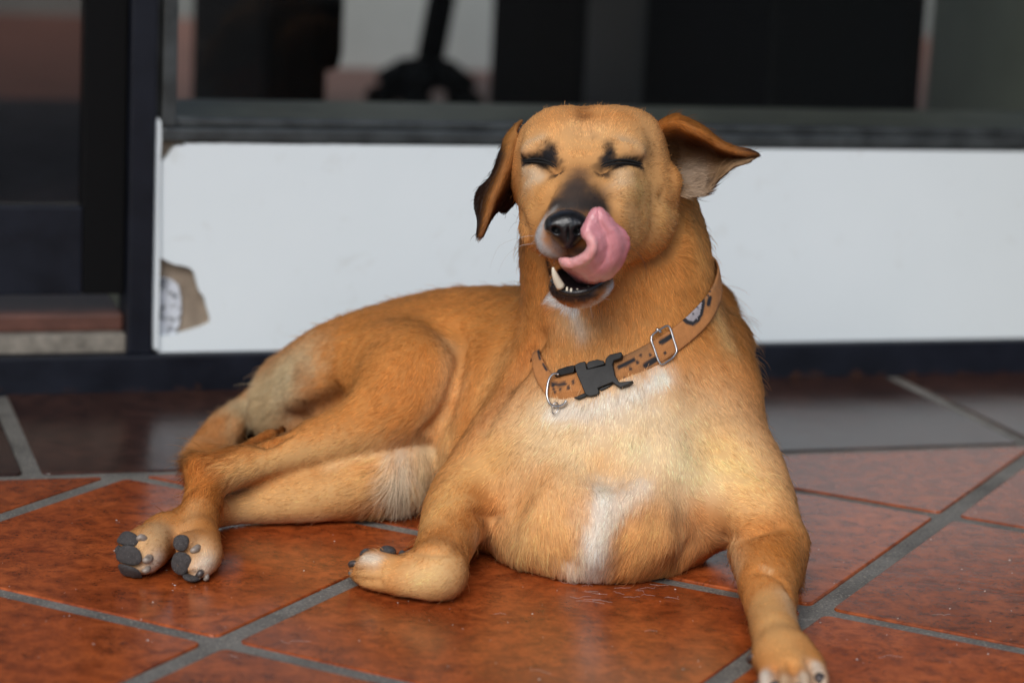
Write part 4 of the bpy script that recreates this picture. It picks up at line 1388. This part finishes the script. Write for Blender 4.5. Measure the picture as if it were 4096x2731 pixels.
# shallow middle groove, rippled edge
nn = normals(V_, tris(F_))
g = .5 * (V_[:len(u_)] + V_[len(u_):])
if (nn * (V_ - np.concatenate([g, g]))).sum(1).mean() < 0: F_ = F_[:, ::-1]; nn = -nn
V_ = V_ - nn * (.0006 * np.exp(-((v2 - .12) / .09) ** 2) * (u2 > .3))[:, None] + nn * (.0004 * np.sin(u2 * 75 + 3 * np.sin(u2 * 9)) * np.clip(v2 - .35, 0, 1))[:, None]
fade = np.exp(-((u2 - .36) / .27) ** 4)
V_ = V_ + nn * ((-.0011 * np.exp(-((v2 + .34) / .12) ** 2) + .0012 * np.exp(-((v2 + .68) / .20) ** 2)) * fade)[:, None]
rimf = sstep_a(u2, .12, .3) * (1 - sstep_a(u2, .66, .8))
V_ = V_ + nn * ((-.0004 * np.exp(-((v2 - .60) / .14) ** 2) + .0007 * np.exp(-((v2 - .90) / .10) ** 2)) * rimf)[:, None]
V_ = V_ + nn * (.0003 * vnoise(V_, 520, 5) + .0003 * vnoise(V_, 190, 6))[:, None]
tg = mesh('tongue', V_, F_, M_tong, dog, True)
tc = np.array([lerp3(lerp3((.57, .225, .25), (.62, .13, .16), sstep(b, .72, .98)), (.74, .36, .35), (1 - sstep(b, -.50, -.28)) * (1 - sstep(a, .5, .68))) for a, b in zip(u2, v2)])  # pink curled edge, its brighter lighting put into the colour
tc *= (1 + .22 * np.exp(-((v2 - .12) / .045) ** 2) - .16 * np.exp(-((v2 - .62) / .10) ** 2) * rimf + .12 * vnoise(V_, 260, 9))[:, None]  # rim fold shaded darker in the colour, paler streak along the middle
tc = np.clip(tc, .01, .9)
coat_attr(tg.data, tc)

M_tooth = simple('tooth_enamel', (.72, .66, .52), .25)
def tooth(pts, rad):
    tube('tooth', cr([at(*p) for p in pts], 8), np.interp(np.linspace(0, 1, 8), np.linspace(0, 1, len(rad)), rad), M_tooth, dog, False, 10)
tooth([(561, 287, 1.822), (557.5, 281, 1.819), (554.5, 274, 1.815), (552.8, 267.5, 1.812)], [.0036, .0033, .0023, .0006])
tooth([(606, 284, 1.838), (608, 279, 1.836), (609, 275, 1.835)], [.0030, .0026, .0008])
for x, y, d, h, r in ((567, 288.0, 1.8185, 2.2, .0010), (571.2, 288.9, 1.8175, 1.5, .0011), (577.5, 289.4, 1.817, 1.2, .0012), (583.5, 288.9, 1.8175, 1.6, .0010), (588.5, 287.2, 1.819, 2.0, .0011)):
    tooth([(x, y + 3, d + .002), (x, y + .3, d + .002), (x + .3, y - h * .55, d + .002)], [r, r * .9, r * .5])
M_lip = leather('black_lip_skin', (.008, .0075, .0085), .33, 1200, .4, .2)
M_lid = simple('eyelid_skin', (.003, .0028, .003), .85)
def ridge(name, pts, rad, mat, off=.0008):
    """a soft fold of bare skin laid along the surface"""
    P = []
    for p in pts:
        a, n = pick(*p); P.append(a + n * off)
    P = cr(P, 6 * len(pts)); n = len(P)
    tube(name, P, rad * np.sqrt(np.clip(np.sin(np.linspace(.12, math.pi - .12, n)), .05, 1)), mat, dog, False, 10)
ridge('lip', [(551, 276), (553, 281), (555, 286), (560, 289.5), (571, 292), (584, 291), (596, 287), (606, 281), (611, 276)], .0026, M_lip)
for e1, e2 in (([(523.5, 161), (530, 160), (538, 159.7), (546, 161.5), (553, 165), (557, 168)], [(525, 162.2), (533, 162.2), (541, 163), (549, 165), (555, 168.5)]),
               ([(641.5, 164.5), (634, 162.5), (625, 161), (615, 161.5), (606, 164), (601, 167)], [(640, 165.5), (631, 164.5), (621, 164), (611, 165.5), (603, 168)])):
    ridge('eyelid', e1, .0009, M_lid, .0011)
    ridge('eyelid', e2, .0008, M_lid, .0009)

SKIN2 = BVHTree.FromPolygons([Vector(v) for v in BV], [tuple(q) for q in BQ.tolist()])
def pad(px, py, rx, ry, rot, high=.0030, lx=.75, name='paw_pad', mat=None):
    p, n = pick(px, py, SKIN2)
    sc = np.linalg.norm(p - CAMP) * RU
    a = RX * math.cos(rot) - RY * math.sin(rot)
    a = a - n * (a @ n); a /= np.linalg.norm(a)
    b = np.cross(n, a)
    # a face seen at a slant is longer than it looks
    vw = (p - CAMP) / np.linalg.norm(p - CAMP)
    fa = 1 / max(.45, np.linalg.norm(np.cross(a, vw))); fb = 1 / max(.45, np.linalg.norm(np.cross(b, vw)))
    V, F = [], []
    nu, nv = 18, 10
    for i in range(nv + 1):
        ph = math.pi * i / nv - math.pi / 2
        cz, sz = math.cos(ph) ** .8, math.sin(ph)
        for k in range(nu):
            th = 2 * math.pi * k / nu
            c, s = math.cos(th), math.sin(th)
            e = (abs(c) ** 2.6 + abs(s) ** 2.6) ** (-1 / 2.6)
            wv = 1 + .05 * math.sin(3 * th + px)
            q = p + a * (rx * sc * fa * cz * c * e * wv) + b * (ry * sc * fb * cz * s * e * wv) + n * (high * sz * .9 + .0008 - .0012 * (cz * c) ** 2)
            q[2] = max(q[2], .0008)
            V.append(q)
    for i in range(nv):
        for k in range(nu):
            F.append((i * nu + k, i * nu + (k + 1) % nu, (i + 1) * nu + (k + 1) % nu, (i + 1) * nu + k))
    return mesh(name, V, F, mat or M_pad, dog, True)

def claw(p0, p1, rad, mat=None, hook=.0015, lift=.0015):
    """from the skin at p0 towards p1"""
    a, n = pick(*p0, SKIN2); b, n2 = pick(*p1, SKIN2)
    pts = [a - n * .002, a + (b - a) * .45 + n * (lift + .0008), b + n * lift]
    tube('claw', cr(pts, 7), np.array([1, 1.02, .98, .9, .78, .6, .25]) * rad, mat or M_claw, dog, False, 10)
# upper hind paw
pad(181, 542.5, 7.5, 8.2, .2); pad(181, 562.5, 9.5, 11, .35); pad(191.5, 578, 9.5, 5.5, .3)
claw((198, 547.5), (190.5, 551), .0029, M_clawl); claw((202, 571), (195, 577.5), .0030); claw((208, 576), (202.5, 582), .0022, M_clawl)
# lower hind paw
pad(128, 539, 9.5, 7.5, .5); pad(119, 548, 3.5, 6, .4); pad(129, 555, 12.5, 9.5, .15); pad(130.5, 572, 12, 7.5, -.1)
claw((144.5, 537.5), (136.5, 541), .0030, M_clawl); claw((150, 558), (142, 560), .0034, M_clawl); claw((149, 568), (141, 569), .0026, M_clawl)
# folded fore paw
pad(388.5, 550.5, 8.5, 4.2, .1, .004); pad(402, 550.5, 4, 3, .1, .003); pad(364.5, 548.5, 7, 2.4, -.5, .003)
claw((355, 562.5), (350.5, 567), .0026); claw((352.5, 572.5), (347.5, 578), .0028, M_clawl)
# stretched fore paw
claw((819, 675), (821.5, 684), .0034, M_claw); claw((774, 684), (775, 692), .0034); claw((756, 683), (757, 691), .0030); claw((798, 686), (800, 694), .0034)
claw((752, 655), (750.5, 664), .0028, M_claw)

M_whd = simple('whisker_dark', (.02, .015, .012), .5)
M_whl = simple('whisker_pale', (.45, .42, .40), .4)
def whisker(pts, mat, r=.00016):
    tube('whisker', cr([at(*p) for p in pts], 14), np.linspace(1, .25, 14) * r, mat, dog, False, 5)
whisker([(543, 238, 1.835), (528, 236, 1.83), (502, 244, 1.83), (494, 256, 1.83), (490, 268, 1.83)], M_whl)
whisker([(543, 243, 1.835), (520, 246, 1.83), (505, 258, 1.83), (498, 274, 1.83)], M_whl)
whisker([(541, 229, 1.84), (526, 222, 1.835), (512, 214, 1.84)], M_whd, .00013); whisker([(540, 234, 1.84), (518, 222, 1.84), (508, 232, 1.84)], M_whd, .00012)
whisker([(622, 243, 1.85), (640, 255, 1.84), (647, 275, 1.84), (643, 288, 1.845)], M_whd, .00018)
whisker([(618, 236, 1.85), (630, 240, 1.84), (638, 244, 1.84), (644, 252, 1.84)], M_whd, .00014)
for k, (x, dx) in enumerate(((557, -5), (566, -2), (572, 1), (590, 3), (598, 5))):
    whisker([(x, 302, 1.835), (x + dx * .4, 312, 1.832), (x + dx, 322, 1.835)], M_whl if k % 2 else M_whd, .00011)
whisker([(631, 186, 1.89), (640, 182, 1.87), (650, 183, 1.86)], M_whd, .00010)

# ------------------------------------------------------------------ collar
def collar():
    cl = empty('dog_collar', tuple(at(600, 380, 1.93)))
    tag(cl, 'orange woven collar with black spots and clip buckle round the neck of the dog', 'collar')
    a, b, c = at(538.5, 352, 2.0), pick(598, 381)[0], at(712.5, 281, 2.005)
    pn = np.cross(c - a, b - a); pn /= np.linalg.norm(pn)
    if pn[2] < 0: pn = -pn
    O = (a + c) / 2 + .0 * b
    ex = (c - a); ex /= np.linalg.norm(ex)
    ey = np.cross(pn, ex)
    HW, NS, NVV = .0083, 720, 15
    th = np.linspace(0, 2 * np.pi, NS, endpoint=False)
    NK = Field(GLO, GHI, .004)
    NK.chain([(608, 200, 2.01, 84), (615, 260, 2.015, 96), (624, 335, 2.012, 100), (632, 390, 2.02, 104)], .0)
    NV_, NQ_ = surface_nets(NK)
    NB_ = BVHTree.FromPolygons([Vector(v) for v in NV_], [tuple(q) for q in NQ_.tolist()])
    R = []
    for k in (-1, 0, 1):
        rr = []
        for t in th:
            d = ex * math.cos(t) + ey * math.sin(t)
            o = O + pn * (HW * k)
            # walk out from inside to leave the neck
            loc, nr, fi, di = SKIN2.ray_cast(Vector(o), Vector(d))
            l2, n2, f2, d2 = NB_.ray_cast(Vector(o), Vector(d))
            lim = .5 - .5 * math.cos(math.pi * min(1, max(0, (1.20 * math.pi - t) / (.05 * math.pi)))) if t > .5 * math.pi else 0.0
            if loc is None or l2 is None: rr.append(np.nan)
            else: rr.append(di + (min(di, d2 + .002) - di) * lim)
        rr = np.array(rr)
        ok = np.isfinite(rr) & (rr < .13)
        rr = np.interp(th, th[ok], rr[ok], period=2 * np.pi)
        for _ in range(60): rr = .25 * np.roll(rr, 1) + .5 * rr + .25 * np.roll(rr, -1)
        R.append(rr)
    R = np.array(R)
    R[0] = np.minimum(R[0], R[1] + .0025); R[2] = np.minimum(R[2], R[1] + .0025)
    def surf(t, v, off):
        """point of the strap at angle t, v in -1..1 across, off metres above the hair"""
        t = np.asarray(t, float); v = np.asarray(v, float); off = np.asarray(off, float)
        r3 = [np.interp(t, th, R[k], period=2 * np.pi) for k in range(3)]
        r = np.where(v < 0, r3[1] + (r3[0] - r3[1]) * -v, r3[1] + (r3[2] - r3[1]) * v) + .0042 + off
        d = np.cos(t)[..., None] * ex + np.sin(t)[..., None] * ey
        P = O + pn * (HW * v)[..., None] + d * r[..., None]
        # at the left the strap climbs along the side of the neck
        s_ = np.clip((1.265 * np.pi - t) / (.22 * np.pi), 0, 1)
        lc = [np.interp(s_, LS, LP[:, k]) for k in range(3)]; ln = [np.interp(s_, LS, LNn[:, k]) for k in range(3)]; la = [np.interp(s_, LS, LA[:, k]) for k in range(3)]
        lc, ln, la = (np.stack(q_, -1) for q_ in (lc, ln, la))
        Q = lc + la * (HW * v * (1 - .45 * s_))[..., None] + ln * (.0036 + off)[..., None]
        wl_ = np.clip(s_ / .22, 0, 1) * np.clip((t - 1.045 * np.pi) / (.03 * np.pi), 0, 1)
        wl_ = (wl_ * wl_ * (3 - 2 * wl_))[..., None]
        return P + (Q - P) * wl_
    LPX = cr(np.array([(557, 388, 0), (549, 383, 0), (543, 373, 0), (539.5, 361, 0), (537, 349, 0)], float), 24)
    pk = [pick(x, y, SKIN2) for x, y, _ in LPX]
    LP = np.array([p for p, n in pk]); LNn = np.array([n for p, n in pk]); LS = np.linspace(0, 1, len(LP))
    for _ in range(4):
        LP[1:-1] = .25 * LP[:-2] + .5 * LP[1:-1] + .25 * LP[2:]; LNn[1:-1] = .25 * LNn[:-2] + .5 * LNn[1:-1] + .25 * LNn[2:]
    LNn /= np.linalg.norm(LNn, axis=1)[:, None]
    LA = np.cross(LNn, np.gradient(LP, axis=0)); LA /= np.linalg.norm(LA, axis=1)[:, None]
    if LA[0] @ pn < 0: LA = -LA
    tt, vv = np.meshgrid(th, np.linspace(-1, 1, NVV), indexing='ij')
    edge = .0008 * (1 - np.abs(vv) ** 8)
    P1 = surf(tt, vv, edge); P0 = surf(tt, vv, -.0011 * np.ones_like(vv))
    V = np.concatenate([P1.reshape(-1, 3), P0.reshape(-1, 3)]); o = NS * NVV
    F = []
    for i in range(NS):
        j = (i + 1) % NS
        for k in range(NVV - 1):
            F.append((i * NVV + k, j * NVV + k, j * NVV + k + 1, i * NVV + k + 1))
            F.append((o + i * NVV + k, o + i * NVV + k + 1, o + j * NVV + k + 1, o + j * NVV + k))
        for k in (0, NVV - 1):
            q = (i * NVV + k, o + i * NVV + k, o + j * NVV + k, j * NVV + k)
            F.append(q if k == 0 else q[::-1])
    m, nt, bs = newmat('woven_webbing')
    at_ = nt.nodes.new('ShaderNodeAttribute'); at_.attribute_name = 'coat'
    f = noise(nt, 1500, 3, .6, geo_pos(nt))
    nt.links.new(mix(nt, .5, at_.outputs['Color'], mix(nt, 1.0, at_.outputs['Color'], ramp(nt, f, [(.3, (.45,) * 3), (.7, (1.25,) * 3)]), 'MULTIPLY')), bs.inputs['Base Color'])
    bs.inputs['Roughness'].default_value = .9
    bump(nt, bs, f, .6, .0006)
    st = mesh('strap', V, F, m, cl, True)
    # woven pattern, in the plane of the strap; positions measured on the photograph
    Pv = P1.reshape(-1, 3)
    def proj(p):
        q = p - CAMP; d = q @ RZ
        return np.stack([512 + FPX * (q @ RX) / d, 341.375 - FPX * (q @ RY) / d], -1)
    xy = (proj(Pv) - np.array([500, 260])) * 8
    front = ((Pv - O) @ -RZ) > -.02
    rg = np.random.default_rng(3)
    col = np.tile(np.array((.50, .205, .062)), (len(Pv), 1))
    col *= (1 + .10 * vnoise(Pv, 300, 2))[:, None]
    col = col * (1 - .10 * (np.arange(len(Pv)) // NVV % 2))[:, None]
    dirt = np.clip(vnoise(Pv, 60, 8) + .5 * np.abs(np.tile(np.linspace(-1, 1, NVV), NS)) ** 3 - .15, 0, 1)
    col = col + (np.array((.20, .115, .055)) - col) * (.9 * dirt)[:, None]
    def seg(pts, w, c=(.018, .018, .022)):
        nonlocal col
        d = np.full(len(Pv), 1e9)
        pts = np.array(pts, float)
        if len(pts) == 1: d = np.linalg.norm(xy - pts[0], axis=1)
        for p, q in zip(pts[:-1], pts[1:]):
            u = np.clip(((xy - p) @ (q - p)) / max(1e-9, (q - p) @ (q - p)), 0, 1)
            d = np.minimum(d, np.linalg.norm(xy - p - u[:, None] * (q - p), axis=1))
        wt = np.clip((w - d) / 8 + .5, 0, 1) * front
        col = col + (np.array(c) - col) * wt[:, None]
    seg([(955, 852), (1000, 838), (1065, 800)], 20); seg([(1165, 842), (1240, 795)], 22); seg([(1290, 655), (1360, 612)], 22)
    for d_, w_ in (((1125, 762), 13), ((1100, 820), 15), ((1045, 870), 15), ((1202, 760), 13), ((1320, 742), 13), ((585, 975), 14), ((547, 1020), 15), ((482, 1040), 12), ((995, 940), 10), ((1372, 560), 10), ((1660, 278), 9), ((1682, 250), 8)):
        seg([d_], w_)
    seg([(425, 990), (470, 998), (518, 990)], 18); seg([(1664, 130), (1668, 170)], 14); seg([(1680, 300), (1668, 355)], 16)
    seg([(305, 730), (320, 790)], 10); seg([(345, 830), (372, 880)], 9); seg([(420, 1005), (440, 1060)], 9)
    poly = np.array([(1468, 470), (1490, 425), (1535, 395), (1556, 345), (1600, 278), (1622, 295), (1626, 345), (1612, 425), (1585, 478), (1545, 512), (1495, 498)], float)
    seg(list(poly) + [poly[0]], 15); seg([(1500, 480), (1550, 495), (1590, 450), (1615, 400)], 10)
    ins = np.zeros(len(Pv), bool)
    for i in range(len(poly)):
        p, q = poly[i], poly[i - 1]
        cr_ = ((p[1] > xy[:, 1]) != (q[1] > xy[:, 1])) & (xy[:, 0] < (q[0] - p[0]) * (xy[:, 1] - p[1]) / (q[1] - p[1] + 1e-9) + p[0])
        ins ^= cr_
    ctr = poly.mean(0)
    small = ctr + (poly - ctr) * .82
    ins = np.zeros(len(Pv), bool)
    for i in range(len(small)):
        p, q = small[i], small[i - 1]
        ins ^= ((p[1] > xy[:, 1]) != (q[1] > xy[:, 1])) & (xy[:, 0] < (q[0] - p[0]) * (xy[:, 1] - p[1]) / (q[1] - p[1] + 1e-9) + p[0])
    col[ins & front] = (.36, .33, .345)
    seg([(1582, 380)], 8); seg([(1547, 432)], 8)
    seg([(1035, 738)], 8, (.25, .02, .01))
    coat_attr(st.data, np.concatenate([np.clip(col, 0, 1)] * 2))
    # hardware, built on planes lying on the strap
    def plane(zx, zy, off):
        """plane on the strap at a picture spot: (origin, normal)"""
        d2 = np.where(front, ((xy - (zx, zy)) ** 2).sum(1), 1e12)
        i = int(d2.argmin()); t = th[i // NVV]
        v = float(np.linspace(-1, 1, NVV)[i % NVV])
        p = surf(np.array(t), np.array(v), np.array(off))
        p1 = surf(np.array(t + .15), np.array(v), np.array(off)); p0 = surf(np.array(t - .15), np.array(v), np.array(off))
        q1 = surf(np.array(t), np.array(1.0), np.array(off)); q0 = surf(np.array(t), np.array(-1.0), np.array(off))
        n = np.cross(p1 - p0, q1 - q0); n /= np.linalg.norm(n)
        if n @ RZ > 0: n = -n
        return p, n
    def onp(zx, zy, pl):
        px, py = 500 + zx / 8, 260 + zy / 8
        d = RZ + RX * (px - 512) / FPX - RY * (py - 341.375) / FPX
        k = ((pl[0] - CAMP) @ pl[1]) / (d @ pl[1])
        return CAMP + k * d
    M_plast = simple('black_plastic', (.011, .0105, .010), .5, 0, 160, .5, .15)
    M_plast.node_tree.nodes['Principled BSDF'].inputs['Specular IOR Level'].default_value = .3
    M_chrome = simple('worn_nickel', (.52, .50, .49), .3, 1.0, 400, .25, .1)
    def slab(name, pts, pl, h0, h1, par, bev=.0006):
        import bmesh
        bm = bmesh.new()
        P = [onp(x, y, pl) for x, y in pts]
        bot = [bm.verts.new(p + pl[1] * h0) for p in P]; top = [bm.verts.new(p + pl[1] * h1) for p in P]
        n = len(P); bm.faces.new(top); bm.faces.new(bot[::-1])
        for i in range(n): bm.faces.new((bot[i], bot[(i + 1) % n], top[(i + 1) % n], top[i]))
        bmesh.ops.recalc_face_normals(bm, faces=bm.faces)
        bmesh.ops.bevel(bm, geom=list(bm.edges), offset=bev, segments=2, affect='EDGES', profile=.5, clamp_overlap=True)
        me = bpy.data.meshes.new(name); bm.to_mesh(me); bm.free(); me.materials.append(M_plast)
        ob = bpy.data.objects.new(name, me); C.objects.link(ob); ob.parent = par
        ob.matrix_parent_inverse = Matrix.Translation(-root_of(par))
        return ob
    pb = plane(770, 950, .001)
    body_ = slab('buckle', [(600, 850), (645, 826), (690, 818), (700, 880), (845, 850), (850, 800), (880, 765), (975, 743), (985, 768), (970, 795), (915, 812), (905, 840), (925, 930), (960, 985), (1070, 972), (1040, 1000), (968, 1030), (935, 1008), (905, 985), (790, 1032), (800, 1062), (785, 1085), (725, 1098), (690, 1085), (655, 1000), (620, 920)], pb, -.003, .0038, cl)
    def part(n_, pts, h0, h1, bev=.0005):
        ob = slab(n_, pts, pb, h0, h1, body_, bev)
        ob.matrix_parent_inverse = Matrix.Identity(4)
    part('release_tab', [(698, 852), (715, 825), (785, 806), (838, 818), (846, 846), (712, 884)], -.001, .0052)
    for lp in ([(448, 915), (480, 878), (545, 856), (600, 844), (606, 872), (600, 905), (520, 922), (455, 940)], [(596, 1106), (690, 1066), (712, 1090), (640, 1118)]):
        c_ = np.mean(lp, 0); pl_ = plane(c_[0], c_[1] + (30 if c_[1] < 950 else -30), .001)
        ob = slab('loop_bar', lp, pl_, -.001, .0032, body_, .0005)
        ob.matrix_parent_inverse = Matrix.Identity(4)
    part('prong', [(790, 1034), (860, 1004), (905, 990), (870, 1018), (812, 1048)], -.003, .0015)
    ps = plane(1310, 680, .0014)
    ring = [(1210, 612), (1238, 582), (1285, 552), (1330, 527), (1352, 534), (1368, 568), (1390, 640), (1412, 715), (1404, 748), (1375, 785), (1345, 806), (1300, 834), (1276, 820), (1255, 775), (1232, 705), (1212, 650)]
    rp = np.array([onp(x, y, ps) for x, y in ring])
    rp = np.concatenate([rp, rp[:3]]); rp = cr(rp, 90)[:76]
    sl_ = tube('slide_ring', rp, .00092, M_chrome, cl, True, 10)
    pj = [onp(x, y, ps) + ps[1] * .0004 for x, y in ((1248, 552), (1262, 560), (1276, 572), (1284, 584))]
    tube('ring_joint', pj, .00135, M_chrome, cl, False, 10)
    pd = plane(470, 1000, .0062)
    dr = [(470, 915), (440, 908), (412, 925), (390, 965), (377, 1030), (376, 1085), (390, 1130), (412, 1158), (448, 1170), (490, 1164), (518, 1146), (530, 1122)]
    tube('d_ring', cr([onp(x, y, pd) for x, y in dr], 40), .00105, M_chrome, cl, False, 10)
    sm = [onp(447 + 25 * math.cos(a_), 1186 + 48 * math.sin(a_), pd) + pd[1] * (.0012 + .0016 * math.sin(a_)) for a_ in np.linspace(0, 2 * math.pi, 28, endpoint=False)]
    tube('split_ring', sm, .00045, M_chrome, cl, True, 8)
    return cl
collar()

# hairs shed on the tiles in front of the breast
sh = random.Random(9)
cu = bpy.data.curves.new('shed_hair', 'CURVE'); cu.dimensions = '3D'; cu.bevel_depth = .00007; cu.bevel_resolution = 1
for k in range(26):
    px, py = (sh.uniform(575, 705), sh.uniform(584, 602)) if k < 18 else (sh.uniform(60, 960), sh.uniform(600, 680))
    zd = (RZ + RX * (px - 512) / FPX - RY * (py - 341.4) / FPX)[2]
    p = at(px, py, -CAM_H / zd); a = sh.uniform(-.5, .5) + (math.pi if sh.random() < .5 else 0); L = sh.uniform(.008, .022)
    s = cu.splines.new('POLY'); s.points.add(5)
    for i in range(6):
        t = i / 5; b = a + sh.uniform(-.05, .05) + .8 * t * sh.choice((-1, 1)) * .3
        s.points[i].co = (p[0] + L * t * math.cos(b), p[1] + L * t * math.sin(b), .0006 + .0004 * math.sin(3 * t), 1)
cu.materials.append(M_whl)
o = bpy.data.objects.new('shed_hair', cu); C.objects.link(o); tag(o, kind='stuff')
